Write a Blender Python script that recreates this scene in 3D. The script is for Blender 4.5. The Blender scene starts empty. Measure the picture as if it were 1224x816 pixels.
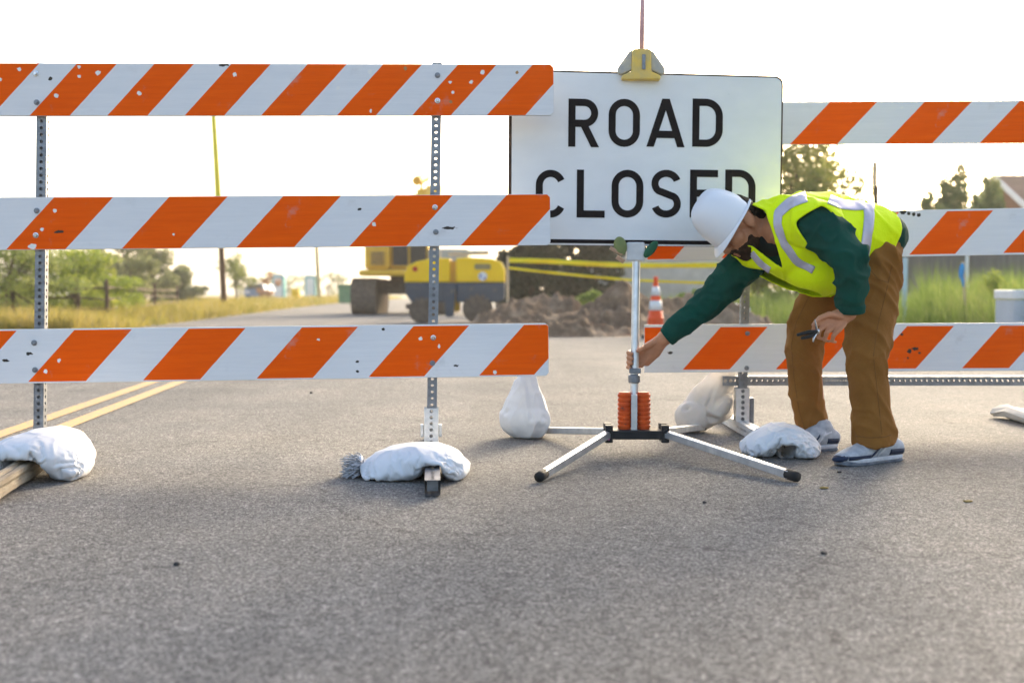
import bpy, bmesh, math, random
import numpy as np
from mathutils import Vector, Matrix, noise
from mathutils.bvhtree import BVHTree
random.seed(7); np.random.seed(7)
R = math.radians
scene = bpy.context.scene
COL = scene.collection

# ------------------------------------------------------------------ camera
FPX, CAMH = 1360.0, 0.65                      # focal length in photo pixels (1224 wide), eye height
PITCH = math.atan(58 / FPX)
CP, SP = math.cos(PITCH), math.sin(PITCH)
cd = bpy.data.cameras.new('camera'); cam = bpy.data.objects.new('camera', cd); COL.objects.link(cam)
cam.location = (0, 0, CAMH); cam.rotation_euler = (R(90) - PITCH, 0, 0)
cd.sensor_width = 36; cd.lens = 36 * FPX / 1224; cd.clip_end = 5000; cd.clip_start = 0.05
cd.dof.use_dof = True; cd.dof.focus_distance = 4.1; cd.dof.aperture_fstop = 2.5
scene.camera = cam

def ray(u, v):
    x = (u - 612) / FPX; z = -(v - 408) / FPX
    return Vector((x, CP + z * SP, -SP + z * CP))
def P(u, v, Y):                               # point seen at photo pixel (u, v), Y metres in front
    r = ray(u, v); t = Y / r.y
    return Vector((r.x * t, Y, CAMH + r.z * t))
def G(u, v, z=0.0):                           # ground point at photo pixel
    r = ray(u, v); t = (z - CAMH) / r.z
    return Vector((r.x * t, r.y * t, z))
def px(p):
    d = Vector(p) - Vector((0, 0, CAMH))
    zc = d.y * CP - d.z * SP; yc = d.y * SP + d.z * CP
    return 612 + FPX * d.x / zc, 408 - FPX * yc / zc

# ------------------------------------------------------------------ mesh builder
class MB:
    def __init__(s): s.v = []; s.f = []; s.m = []
    def add(s, vs, fs, m=0):
        o = len(s.v); s.v += [Vector(x) for x in vs]; s.f += [tuple(i + o for i in f) for f in fs]; s.m += [m] * len(fs)
    def box(s, c, size, rot=None, m=0):
        c = Vector(c); hx, hy, hz = [k / 2 for k in size]
        vs = [Vector((x, y, z)) for x in (-hx, hx) for y in (-hy, hy) for z in (-hz, hz)]
        if rot is not None: vs = [rot @ v for v in vs]
        s.add([c + v for v in vs], [(0, 1, 3, 2), (4, 6, 7, 5), (0, 4, 5, 1), (2, 3, 7, 6), (0, 2, 6, 4), (1, 5, 7, 3)], m)
    def bar(s, p0, p1, w, h, up=(0, 0, 1), m=0):      # square-section bar between two points
        p0, p1 = Vector(p0), Vector(p1); t = (p1 - p0).normalized(); up = Vector(up)
        a = t.cross(up).normalized(); b = a.cross(t).normalized()
        rot = Matrix((a, t, b)).transposed()
        s.box((p0 + p1) / 2, (w, (p1 - p0).length, h), rot, m)
    def loft(s, cs, rs, ref=(0, 1, 0), n=20, round_ends=(True, True), m=0, axes=None):
        cs = [Vector(c) for c in cs]; rs = [(r, r) if not isinstance(r, (tuple, list)) else r for r in rs]
        st = []
        for i, c in enumerate(cs):
            t = (cs[min(i + 1, len(cs) - 1)] - cs[max(i - 1, 0)]).normalized()
            rf = Vector(ref if axes is None else axes[i])
            w = (rf - t * rf.dot(t)).normalized() if axes is None else rf.normalized()
            v = t.cross(w).normalized()
            st.append((c, v * rs[i][0], w * rs[i][1], t, min(rs[i])))
        full = []
        if round_ends[0]:
            c, v, w, t, r = st[0]
            for a in (82, 60, 32): full.append((c - t * r * math.sin(R(a)), v * math.cos(R(a)), w * math.cos(R(a))))
        full += [(c, v, w) for c, v, w, t, r in st]
        if round_ends[1]:
            c, v, w, t, r = st[-1]
            for a in (32, 60, 82): full.append((c + t * r * math.sin(R(a)), v * math.cos(R(a)), w * math.cos(R(a))))
        vs = []; fs = []
        for c, v, w in full:
            for k in range(n):
                a = 2 * math.pi * k / n; vs.append(c + v * math.cos(a) + w * math.sin(a))
        for i in range(len(full) - 1):
            for k in range(n):
                k2 = (k + 1) % n; fs.append((i * n + k, i * n + k2, (i + 1) * n + k2, (i + 1) * n + k))
        fs.append(tuple(range(n))[::-1]); fs.append(tuple((len(full) - 1) * n + k for k in range(n)))
        s.add(vs, fs, m)
    def cyl(s, p0, p1, r0, r1=None, n=16, m=0):
        p0, p1 = Vector(p0), Vector(p1); t = (p1 - p0).normalized()
        ref = (0, 0, 1) if abs(t.z) < .9 else (1, 0, 0)
        s.loft([p0, p1], [r0, r0 if r1 is None else r1], ref, n, (False, False), m)
    def ell(s, c, ax, n=20, k=14, m=0):
        c = Vector(c); X, Y, Z = [Vector(a) for a in ax]; vs = []; fs = []
        for i in range(k + 1):
            ph = math.pi * (i + .02) / (k + .04)
            for j in range(n):
                a = 2 * math.pi * j / n
                vs.append(c + X * math.sin(ph) * math.cos(a) + Y * math.sin(ph) * math.sin(a) + Z * math.cos(ph))
        for i in range(k):
            for j in range(n):
                j2 = (j + 1) % n; fs.append((i * n + j, (i + 1) * n + j, (i + 1) * n + j2, i * n + j2))
        fs.append(tuple(range(n))); fs.append(tuple(k * n + j for j in range(n))[::-1])
        s.add(vs, fs, m)
    def prism(s, poly, y0, y1, frame=None, m=0):       # poly in (x, z), extruded along y
        n = len(poly); A = sum(poly[i][0] * poly[(i + 1) % n][1] - poly[(i + 1) % n][0] * poly[i][1] for i in range(n))
        if A < 0: poly = poly[::-1]
        vs = [Vector((x, y0, z)) for x, z in poly] + [Vector((x, y1, z)) for x, z in poly]
        if frame is not None: vs = [frame @ v for v in vs]
        fs = [tuple(range(n)), tuple(range(n, 2 * n))[::-1]] + [(i, i + n, (i + 1) % n + n, (i + 1) % n) for i in range(n)]
        s.add(vs, fs, m)
    def lathe(s, prof, c, ax=(0, 0, 1), n=20, m=0):    # prof: (radius, height)
        c = Vector(c); t = Vector(ax).normalized(); ref = Vector((1, 0, 0)) if abs(t.x) < .9 else Vector((0, 1, 0))
        a = (ref - t * ref.dot(t)).normalized(); b = t.cross(a); vs = []; fs = []
        for r, h in prof:
            for k in range(n):
                w = 2 * math.pi * k / n; vs.append(c + t * h + (a * math.cos(w) + b * math.sin(w)) * max(r, 1e-4))
        for i in range(len(prof) - 1):
            for k in range(n):
                k2 = (k + 1) % n; fs.append((i * n + k, i * n + k2, (i + 1) * n + k2, (i + 1) * n + k))
        fs.append(tuple(range(n))[::-1]); fs.append(tuple((len(prof) - 1) * n + k for k in range(n)))
        s.add(vs, fs, m)
    def perf_tube(s, p0, p1, size=.044, pitch=.0254, hole=.0075, ref=(0, 1, 0)):
        p0, p1 = Vector(p0), Vector(p1); t = (p1 - p0).normalized(); L = (p1 - p0).length
        w = Vector(ref); w = (w - t * w.dot(t)).normalized(); v = t.cross(w)
        nc = max(1, int(round(L / pitch))); ph = L / nc; h = size / 2
        for a, b in ((w, v), (v, -w), (-w, -v), (-v, w)):
            for i in range(nc):
                c = p0 + t * ph * (i + .5) + a * h
                out = [(-h, -ph / 2), (0, -ph / 2), (h, -ph / 2), (h, 0), (h, ph / 2), (0, ph / 2), (-h, ph / 2), (-h, 0)]
                inn = []
                for x, y in out:
                    an = math.atan2(y / ph, x / size); inn.append((hole * math.cos(an), hole * math.sin(an)))
                vs = [c + b * x + t * y for x, y in out] + [c + b * x + t * y for x, y in inn]
                s.add(vs, [(k, (k + 1) % 8, (k + 1) % 8 + 8, k + 8) for k in range(8)])

ORG = {}
def thing(name, label, cat, loc=(0, 0, 0), group=None, world=True):
    o = bpy.data.objects.new(name, None); COL.objects.link(o); o.empty_display_size = .1
    o.location = loc; o['label'] = label; o['category'] = cat
    if group: o['group'] = group
    ORG[o.name] = Vector(loc) if world else Vector((0, 0, 0))
    return o
def tag(o, label=None, cat=None, group=None, kind=None):
    if label: o['label'] = label
    if cat: o['category'] = cat
    if group: o['group'] = group
    if kind: o['kind'] = kind
    return o
def obj(name, mb, mat, parent=None, smooth=False, bevel=0, base=None):
    org = ORG.get(parent.name, Vector((0, 0, 0))) if parent is not None else (Vector(base) if base is not None else Vector((0, 0, 0)))
    me = bpy.data.meshes.new(name)
    me.from_pydata([tuple(v - org) for v in mb.v], [], mb.f)
    for x in (mat if isinstance(mat, (list, tuple)) else [mat]): me.materials.append(x)
    if any(mb.m): me.polygons.foreach_set('material_index', mb.m)
    if smooth: me.polygons.foreach_set('use_smooth', [True] * len(me.polygons))
    me.update()
    bm = bmesh.new(); bm.from_mesh(me); bmesh.ops.recalc_face_normals(bm, faces=bm.faces); bm.to_mesh(me); bm.free()
    o = bpy.data.objects.new(name, me); COL.objects.link(o)
    if parent is not None: o.parent = parent
    elif base is not None: o.location = base
    ORG[o.name] = org
    if bevel:
        b = o.modifiers.new('bevel', 'BEVEL'); b.width = bevel; b.segments = 2; b.limit_method = 'ANGLE'; b.angle_limit = R(40)
    return o
def fuse(mb, voxel, it=3):                     # several closed shapes -> one continuous surface (vertices, faces)
    me = bpy.data.meshes.new('tmp'); me.from_pydata([tuple(v) for v in mb.v], [], mb.f); me.update()
    bm = bmesh.new(); bm.from_mesh(me); bmesh.ops.recalc_face_normals(bm, faces=bm.faces); bm.to_mesh(me); bm.free()
    o = bpy.data.objects.new('tmp', me); COL.objects.link(o)
    m = o.modifiers.new('r', 'REMESH'); m.mode = 'VOXEL'; m.voxel_size = voxel
    dg = bpy.context.evaluated_depsgraph_get(); e = o.evaluated_get(dg)
    out = bpy.data.meshes.new_from_object(e)
    bpy.data.objects.remove(o); bpy.data.meshes.remove(me)
    bm = bmesh.new(); bm.from_mesh(out); bpy.data.meshes.remove(out)
    for _ in range(it): bmesh.ops.smooth_vert(bm, verts=bm.verts, factor=.5, use_axis_x=True, use_axis_y=True, use_axis_z=True)
    bm.normal_update()
    return bm
def bm_obj(name, bm, mat, parent=None, smooth=True, base=None):
    org = ORG.get(parent.name, Vector((0, 0, 0))) if parent is not None else (Vector(base) if base is not None else Vector((0, 0, 0)))
    for v in bm.verts: v.co = v.co - org
    me = bpy.data.meshes.new(name); bm.to_mesh(me); bm.free()
    for x in (mat if isinstance(mat, (list, tuple)) else [mat]): me.materials.append(x)
    me.polygons.foreach_set('use_smooth', [smooth] * len(me.polygons)); me.update()
    o = bpy.data.objects.new(name, me); COL.objects.link(o)
    if parent is not None: o.parent = parent
    elif base is not None: o.location = base
    ORG[o.name] = org
    return o
def ridged(p, sc):
    n = noise.noise(Vector((p[0] * sc[0], p[1] * sc[1], p[2] * sc[2])))
    return 1 - min(1, abs(n) * 2.2)
def displace(bm, fn):
    bm.normal_update(); d = [(v, v.normal.copy(), fn(v.co, v.normal)) for v in bm.verts]
    for v, n, a in d: v.co += n * a
    bm.normal_update()
def copy_tree(o, parent=None):
    c = o.copy(); COL.objects.link(c); ORG[c.name] = ORG.get(o.name, Vector())
    if parent is not None: c.parent = parent
    for ch in list(o.children): copy_tree(ch, c)
    return c

# ------------------------------------------------------------------ materials
def newmat(name):
    m = bpy.data.materials.new(name); m.use_nodes = True
    nt = m.node_tree; b = nt.nodes['Principled BSDF']
    return m, nt, b
def N(nt, t, **k):
    n = nt.nodes.new(t)
    for a, v in k.items():
        if a in ('operation', 'blend_type', 'data_type', 'feature', 'noise_dimensions', 'use_clamp', 'vector_type', 'distance'): setattr(n, a, v)
        else: n.inputs[a].default_value = v
    return n
def L(nt, a, b): nt.links.new(a, b)
def ramp(nt, src, stops):
    r = nt.nodes.new('ShaderNodeValToRGB'); e = r.color_ramp.elements
    e[0].position, e[0].color = stops[0][0], (*stops[0][1], 1); e[1].position, e[1].color = stops[-1][0], (*stops[-1][1], 1)
    for p, c in stops[1:-1]:
        x = e.new(p); x.color = (*c, 1)
    L(nt, src, r.inputs[0]); return r
def mixc(nt, fac, a, b, mode='MIX'):
    m = nt.nodes.new('ShaderNodeMix'); m.data_type = 'RGBA'; m.blend_type = mode
    for s, i in ((fac, 0), (a, 6), (b, 7)):
        if isinstance(s, (int, float)): m.inputs[i].default_value = s
        elif isinstance(s, tuple): m.inputs[i].default_value = (*s, 1)
        else: L(nt, s, m.inputs[i])
    return m.outputs[2]
def mth(nt, op, a, b=None, clamp=False):
    m = nt.nodes.new('ShaderNodeMath'); m.operation = op; m.use_clamp = clamp
    for s, i in ((a, 0), (b, 1)):
        if s is None: continue
        if isinstance(s, (int, float)): m.inputs[i].default_value = s
        else: L(nt, s, m.inputs[i])
    return m.outputs[0]
def bumpn(nt, b, h, strength, dist):
    n = nt.nodes.new('ShaderNodeBump'); n.inputs['Strength'].default_value = strength; n.inputs['Distance'].default_value = dist
    L(nt, h, n.inputs['Height']); L(nt, n.outputs[0], b.inputs['Normal'])
def pmat(name, c, c2=None, scale=8, rough=.6, metal=0, bump=0, bscale=60, bdist=.002, spots=None, stretch=None, spec=.25):
    m, nt, b = newmat(name)
    tc = nt.nodes.new('ShaderNodeTexCoord'); co = tc.outputs['Object']
    if stretch:
        mp = nt.nodes.new('ShaderNodeMapping'); mp.inputs['Scale'].default_value = stretch; L(nt, co, mp.inputs[0]); co = mp.outputs[0]
    c2 = c2 or tuple(x * .75 for x in c)
    n = N(nt, 'ShaderNodeTexNoise', Scale=scale, Detail=6, Roughness=.6); L(nt, co, n.inputs['Vector'])
    r = ramp(nt, n.outputs[0], [(.3, c2), (.68, c)]); out = r.outputs[0]
    if spots:                                             # dirt / worn patches: (colour, scale, threshold)
        sc_, th, col = spots
        n2 = N(nt, 'ShaderNodeTexNoise', Scale=sc_, Detail=8, Roughness=.7); L(nt, co, n2.inputs['Vector'])
        f = ramp(nt, n2.outputs[0], [(th, (0, 0, 0)), (th + .06, (1, 1, 1))]); out = mixc(nt, f.outputs[0], out, col)
    L(nt, out, b.inputs['Base Color']); b.inputs['Roughness'].default_value = rough; b.inputs['Metallic'].default_value = metal
    b.inputs['Specular IOR Level'].default_value = spec
    if bump:
        n3 = N(nt, 'ShaderNodeTexNoise', Scale=bscale, Detail=5, Roughness=.6); L(nt, co, n3.inputs['Vector'])
        bumpn(nt, b, n3.outputs[0], bump, bdist)
    return m
def leafmat(name, c, c2, scale=3, trans=.35, c3=None):
    m, nt, b = newmat(name)
    tc = nt.nodes.new('ShaderNodeTexCoord')
    n = N(nt, 'ShaderNodeTexNoise', Scale=scale, Detail=4, Roughness=.7); L(nt, tc.outputs['Object'], n.inputs['Vector'])
    n2 = N(nt, 'ShaderNodeTexNoise', Scale=scale * 14, Detail=2); L(nt, tc.outputs['Object'], n2.inputs['Vector'])
    s = mth(nt, 'ADD', mth(nt, 'MULTIPLY', n.outputs[0], .6), mth(nt, 'MULTIPLY', n2.outputs[0], .4))
    stops = [(.36, c2), (.62, c)] if c3 is None else [(.34, c2), (.5, c), (.64, c3)]
    r = ramp(nt, s, stops); L(nt, r.outputs[0], b.inputs['Base Color']); b.inputs['Roughness'].default_value = .6
    b.inputs['Specular IOR Level'].default_value = .25
    t = nt.nodes.new('ShaderNodeBsdfTranslucent'); L(nt, r.outputs[0], t.inputs[0])
    mx = nt.nodes.new('ShaderNodeMixShader'); mx.inputs[0].default_value = trans
    L(nt, b.outputs[0], mx.inputs[1]); L(nt, t.outputs[0], mx.inputs[2])
    L(nt, mx.outputs[0], nt.nodes['Material Output'].inputs[0])
    return m

M = {}
M['galv'] = pmat('galvanised steel', (.27, .285, .31), (.16, .17, .19), 30, .45, .7, .2, 200, .0006, (14, .66, (.16, .11, .08)))
M['alu'] = pmat('aluminium', (.72, .73, .75), (.5, .52, .55), 20, .38, .8, .1, 150, .0004, (9, .66, (.3, .27, .25)))
M['alu_white'] = pmat('white coated tube', (.66, .67, .68), (.5, .51, .52), 18, .45, .2, .1, 150, .0004, (12, .64, (.36, .33, .3)))
M['black'] = pmat('black painted steel', (.022, .022, .024), (.012, .012, .013), 20, .5, 0, .2, 120, .0008, (18, .65, (.09, .08, .07)))
M['rubber'] = pmat('black rubber', (.018, .018, .019), (.03, .028, .026), 25, .75, 0, .3, 160, .0008)
M['spring'] = pmat('orange painted spring', (.72, .1, .012), (.45, .05, .01), 25, .45, 0, .2, 120, .0008, (30, .62, (.1, .045, .03)))
M['signwhite'] = pmat('sign white sheeting', (.77, .775, .78), (.70, .71, .72), 5, .42, 0, .06, 60, .0006, (34, .69, (.36, .36, .37)), stretch=(.9, 1, 1.8))
M['ink'] = pmat('black sign lettering', (.010, .008, .009), (.018, .014, .014), 14, .6, 0, 0, 60, .001, (70, .74, (.12, .12, .12)), spec=.08)
M['signedge'] = pmat('dark sign rim', (.03, .02, .018), (.1, .055, .035), 12, .5, .2, .2, 80, .001)
M['clampyellow'] = pmat('faded yellow clamp paint', (.80, .54, .10), (.58, .44, .18), 22, .55, 0, .2, 100, .001, (26, .62, (.2, .17, .14)))
M['clampgrey'] = pmat('greyed clamp wing', (.56, .50, .36), (.33, .33, .33), 24, .5, 0, .2, 90, .001, (20, .6, (.55, .42, .16)))
M['mast'] = pmat('faded red mast', (.66, .40, .40), (.5, .29, .3), 30, .45)
M['clipolive'] = pmat('olive clip', (.22, .25, .09), (.12, .17, .06), 30, .55)
M['clipgreen'] = pmat('dark green clip', (.02, .13, .06), (.015, .08, .04), 30, .5)
M['tan'] = pmat('tan rubber', (.52, .38, .27), (.35, .2, .12), 30, .6)
M['pink'] = pmat('pink ribbon', (.62, .22, .42), (.45, .15, .3), 30, .6)
M['wood'] = pmat('weathered timber', (.42, .36, .27), (.24, .19, .13), 6, .8, 0, .6, 40, .004, (10, .62, (.12, .09, .06)), stretch=(9, 1.2, 9))
M['boardback'] = pmat('bare white board back', (.62, .62, .61), (.52, .52, .51), 6, .6, 0, .1, 40, .001, (8, .66, (.4, .37, .33)))
M['stake'] = pmat('pale stake wood', (.66, .52, .34), (.5, .38, .24), 8, .8, 0, .3, 50, .002, stretch=(8, 8, 1))
M['poleBrown'] = pmat('creosoted pole wood', (.16, .085, .045), (.08, .045, .025), 4, .85, 0, .5, 20, .01, stretch=(8, 8, .8))
M['poleYellow'] = pmat('yellow pole sleeve', (.78, .66, .02), (.6, .52, .03), 3, .6)
M['poleOlive'] = pmat('olive weathered pole', (.3, .26, .1), (.2, .17, .07), 3, .8)
M['skin'] = pmat('skin', (.54, .25, .135), (.42, .18, .09), 22, .5, 0, .15, 160, .0008)
M['hair'] = pmat('black hair', (.008, .006, .005), (.018, .013, .010), 60, .7, 0, .8, 220, .003, spec=.08)
M['beard'] = pmat('trimmed beard', (.045, .022, .013), (.015, .009, .006), 90, .8, 0, .8, 260, .003, spec=.08)
M['hat'] = pmat('white hat plastic', (.78, .79, .81), (.74, .75, .78), 5, .28)
M['strap'] = pmat('hat suspension strap', (.35, .38, .4), (.12, .13, .14), 40, .6)
M['shoe'] = pmat('grey shoe mesh', (.50, .52, .55), (.30, .32, .36), 40, .7, 0, .5, 300, .001)
M['navy'] = pmat('navy shoe overlay', (.02, .035, .075), (.012, .02, .045), 30, .5, 0, .2, 200, .0006)
M['sole'] = pmat('shoe sole', (.06, .075, .1), (.2, .22, .25), 18, .6)
M['shoewhite'] = pmat('white shoe trim', (.62, .63, .66), (.45, .46, .5), 30, .55)
M['strip'] = pmat('silver reflective tape', (.56, .53, .62), (.46, .44, .52), 30, .35, .25, .12, 220, .0006)
M['tool'] = pmat('black tool grip', (.014, .014, .015), (.02, .02, .02), 30, .5)
M['steel'] = pmat('polished steel', (.6, .6, .62), (.4, .4, .42), 30, .25, 1)
M['collar'] = pmat('dark collar cloth', (.012, .02, .02), (.008, .012, .012), 30, .9)
M['cyellow'] = pmat('machine yellow', (.92, .58, .004), (.84, .50, .004), 3, .55, 0, .05, 40, .002, (7, .68, (.4, .28, .1)))
M['cgrey'] = pmat('machine grey', (.075, .09, .11), (.055, .065, .08), 4, .5, 0, .1, 40, .002, (6, .6, (.2, .16, .12)))
M['muddy'] = pmat('muddy steel', (.2, .15, .11), (.09, .07, .055), 9, .85, .1, .8, 30, .02)
M['exyellow'] = pmat('faded excavator yellow', (.82, .48, .04), (.7, .38, .03), 2, .5, 0, .1, 30, .002, (5, .6, (.34, .24, .13)))
M['glass'] = pmat('dark cab glass', (.03, .025, .02), (.05, .04, .03), 2, .4)
M['tape'] = pmat('yellow caution tape', (.82, .66, .01), (.75, .58, .01), 5, .5)
M['cone'] = pmat('orange cone', (.82, .09, .015), (.72, .07, .012), 8, .5, 0, .05, 50, .001)
M['conewhite'] = pmat('cone reflective collar', (.75, .74, .72), (.6, .58, .56), 20, .45)
M['roofb'] = pmat('brown shingles', (.25, .15, .10), (.17, .10, .065), 2, .95, 0, .6, 14, .02, stretch=(1, 3, 6))
M['wallb'] = pmat('brown timber siding', (.26, .13, .07), (.18, .085, .045), 2, .9, 0, .5, 10, .02, stretch=(1, 8, 1))
M['trimw'] = pmat('white trim', (.75, .74, .72), (.66, .65, .63), 3, .6)
M['greyfence'] = pmat('grey fence boards', (.18, .17, .16), (.1, .098, .095), 2, .85, 0, .4, 12, .02, stretch=(6, 6, .7))
M['oldwood'] = pmat('dark old fence wood', (.13, .085, .055), (.07, .05, .035), 4, .9, 0, .4, 20, .01)
M['concrete'] = pmat('pale concrete', (.62, .58, .52), (.44, .41, .37), 2, .85, 0, .3, 30, .006)
M['box'] = pmat('grey utility box paint', (.46, .50, .54), (.38, .42, .46), 3, .5)
M['boxlid'] = pmat('pale utility lid', (.74, .74, .72), (.64, .64, .62), 4, .6)
M['bark'] = pmat('bark', (.11, .08, .055), (.06, .045, .03), 6, .95, 0, .8, 20, .02, stretch=(4, 4, .8))
M['blueflag'] = pmat('blue flagging tape', (.03, .3, .62), (.02, .2, .5), 12, .5)
M['teal'] = pmat('teal plastic', (.12, .42, .42), (.09, .33, .34), 3, .5)
M['carblue'] = pmat('blue car paint', (.14, .22, .34), (.1, .17, .28), 2, .5)
M['tyre'] = pmat('tyre', (.02, .02, .02), (.03, .03, .03), 10, .85)
M['greenp'] = pmat('green plastic', (.12, .26, .13), (.09, .2, .1), 3, .5)
M['red'] = pmat('red decal', (.5, .02, .015), (.4, .02, .015), 9, .4)
M['decal'] = pmat('white decal', (.72, .72, .74), (.66, .66, .68), 9, .4)
M['bluedecal'] = pmat('blue decal', (.08, .12, .4), (.06, .1, .3), 9, .4)
M['platetan'] = pmat('tan plate', (.3, .24, .1), (.22, .17, .08), 9, .5)
M['straw'] = pmat('straw', (.45, .3, .1), (.3, .2, .07), 30, .8)
M['stone'] = pmat('dark pebble', (.05, .045, .045), (.03, .03, .03), 60, .8)
M['leaf_a'] = leafmat('olive shrub leaves', (.20, .24, .06), (.09, .125, .035), 1.2, .45, (.36, .36, .12))
M['leaf_b'] = leafmat('bright shrub leaves', (.24, .30, .045), (.11, .16, .03), 1.2, .45, (.44, .43, .08))
M['leaf_c'] = leafmat('grey green leaves', (.21, .23, .10), (.11, .13, .06), .9, .45, (.34, .33, .17))
M['leaf_goldlit'] = leafmat('olive leaves with painted gold light', (.25, .27, .06), (.09, .14, .03), 1.6, .5, (.62, .48, .18))  # last colour paints golden light onto the olive leaves
M['leaf_dark'] = leafmat('dark evergreen leaves', (.04, .05, .018), (.018, .025, .01), 1.5, .2)
M['leaf_cyp'] = leafmat('cypress leaves', (.19, .24, .08), (.09, .14, .05), 2, .45, (.42, .38, .14))
M['leaf_orange'] = leafmat('rust leaves', (.42, .22, .08), (.28, .13, .05), 1.2, .35)
M['grass_r'] = leafmat('tall green grass', (.19, .26, .05), (.06, .12, .02), .55, .42, (.32, .34, .11))
M['grass_l'] = leafmat('dry verge grass', (.34, .28, .06), (.17, .19, .04), .35, .4, (.42, .32, .12))

def woven(name, c, c2, dirt, dth=.6, wscale=900, rough=.62):
    m, nt, b = newmat(name); tc = nt.nodes.new('ShaderNodeTexCoord'); co = tc.outputs['Object']
    n = N(nt, 'ShaderNodeTexNoise', Scale=5, Detail=6, Roughness=.65); L(nt, co, n.inputs['Vector'])
    r = ramp(nt, n.outputs[0], [(.35, c2), (.65, c)])
    n2 = N(nt, 'ShaderNodeTexNoise', Scale=11, Detail=9, Roughness=.75); L(nt, co, n2.inputs['Vector'])
    f = ramp(nt, n2.outputs[0], [(dth, (0, 0, 0)), (dth + .16, (1, 1, 1))])
    L(nt, mixc(nt, mth(nt, 'MULTIPLY', f.outputs[0], .7), r.outputs[0], dirt), b.inputs['Base Color'])
    b.inputs['Roughness'].default_value = rough; b.inputs['Specular IOR Level'].default_value = .12
    w = N(nt, 'ShaderNodeTexNoise', Scale=70, Detail=4, Roughness=.6); L(nt, co, w.inputs['Vector'])
    w2 = N(nt, 'ShaderNodeTexNoise', Scale=wscale * .4, Detail=1); L(nt, co, w2.inputs['Vector'])
    bumpn(nt, b, mth(nt, 'ADD', w.outputs[0], mth(nt, 'MULTIPLY', w2.outputs[0], .35)), .5, .004)
    return m
M['bag'] = woven('white woven sack', (.74, .75, .77), (.64, .65, .68), (.3, .27, .24), .64)
M['bagbeige'] = woven('beige woven sack', (.68, .62, .56), (.58, .52, .46), (.35, .29, .24), .6)
M['bagfray'] = woven('frayed sack end', (.62, .63, .66), (.34, .35, .38), (.10, .10, .11), .52)
for k_ in ('bag', 'bagbeige'):
    for nd_ in M[k_].node_tree.nodes:
        if nd_.type == 'BUMP': nd_.inputs['Distance'].default_value = .0016; nd_.inputs['Strength'].default_value = .5

M['shirt'] = woven('dark green knit', (.004, .072, .050), (.003, .046, .034), (.003, .022, .018), .68, 700, .85)
M['trouser'] = woven('brown duck cotton', (.27, .117, .026), (.21, .088, .018), (.33, .17, .055), .62, 800, .8)
M['vest'] = woven('fluorescent mesh vest', (.80, .97, .003), (.73, .91, .003), (.62, .82, .005), .66, 500, .6)
for nd_ in M['vest'].node_tree.nodes:
    if nd_.type == 'BUMP': nd_.inputs['Distance'].default_value = .006; nd_.inputs['Strength'].default_value = .4


def board_mat(name, period, off, k, zc, duty, chips):
    """diagonal orange and white reflective stripes in board coordinates, with the chips and scuffs seen on it"""
    m, nt, b = newmat(name); tc = nt.nodes.new('ShaderNodeTexCoord'); sx = nt.nodes.new('ShaderNodeSeparateXYZ'); L(nt, tc.outputs['Object'], sx.inputs[0])
    z = mth(nt, 'SUBTRACT', sx.outputs[2], zc)
    wob = N(nt, 'ShaderNodeTexNoise', Scale=25, Detail=2); L(nt, tc.outputs['Object'], wob.inputs['Vector'])
    u = mth(nt, 'SUBTRACT', sx.outputs[0], mth(nt, 'MULTIPLY', z, k))
    u = mth(nt, 'ADD', u, mth(nt, 'MULTIPLY', mth(nt, 'SUBTRACT', wob.outputs[0], .5), .003))
    fr = mth(nt, 'FRACT', mth(nt, 'DIVIDE', mth(nt, 'SUBTRACT', u, off), period))
    isor = mth(nt, 'LESS_THAN', fr, duty)
    lip = mth(nt, 'LESS_THAN', mth(nt, 'ABSOLUTE', mth(nt, 'ADD', z, 0)), .0975)
    isor = mth(nt, 'MULTIPLY', isor, lip)
    mp = nt.nodes.new('ShaderNodeMapping'); mp.inputs['Scale'].default_value = (3, 1, 60); L(nt, tc.outputs['Object'], mp.inputs[0])
    st = N(nt, 'ShaderNodeTexNoise', Scale=1.2, Detail=6, Roughness=.7); L(nt, mp.outputs[0], st.inputs['Vector'])
    org = ramp(nt, st.outputs[0], [(.3, (.80, .088, .0015)), (.7, (.92, .122, .002))])
    wht = ramp(nt, st.outputs[0], [(.3, (.68, .69, .71)), (.7, (.75, .755, .765))])
    col = mixc(nt, isor, wht.outputs[0], org.outputs[0])
    gr = N(nt, 'ShaderNodeTexNoise', Scale=7, Detail=9, Roughness=.75); L(nt, tc.outputs['Object'], gr.inputs['Vector'])
    gf = ramp(nt, gr.outputs[0], [(.6, (0, 0, 0)), (.75, (.45, .45, .45))])
    col = mixc(nt, gf.outputs[0], col, (.42, .40, .39))
    cw = N(nt, 'ShaderNodeTexNoise', Scale=95, Detail=4); L(nt, tc.outputs['Object'], cw.inputs['Vector'])
    cwv = mth(nt, 'MULTIPLY', mth(nt, 'SUBTRACT', cw.outputs[0], .5), .014)
    for (x, zz, r, dark, sxx) in chips:
        dx = mth(nt, 'DIVIDE', mth(nt, 'SUBTRACT', sx.outputs[0], x), sxx); dz = mth(nt, 'SUBTRACT', sx.outputs[2], zz)
        d = mth(nt, 'SQRT', mth(nt, 'ADD', mth(nt, 'MULTIPLY', dx, dx), mth(nt, 'MULTIPLY', dz, dz)))
        f = mth(nt, 'LESS_THAN', mth(nt, 'ADD', d, cwv), r)
        col = mixc(nt, f, col, {0: (.78, .77, .74), 1: (.05, .045, .04), 2: (.42, .24, .1)}[dark])
    L(nt, col, b.inputs['Base Color']); b.inputs['Roughness'].default_value = .6; b.inputs['Specular IOR Level'].default_value = .06
    bn = N(nt, 'ShaderNodeTexNoise', Scale=40, Detail=4); L(nt, tc.outputs['Object'], bn.inputs['Vector']); bumpn(nt, b, bn.outputs[0], .15, .002)
    return m

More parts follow.
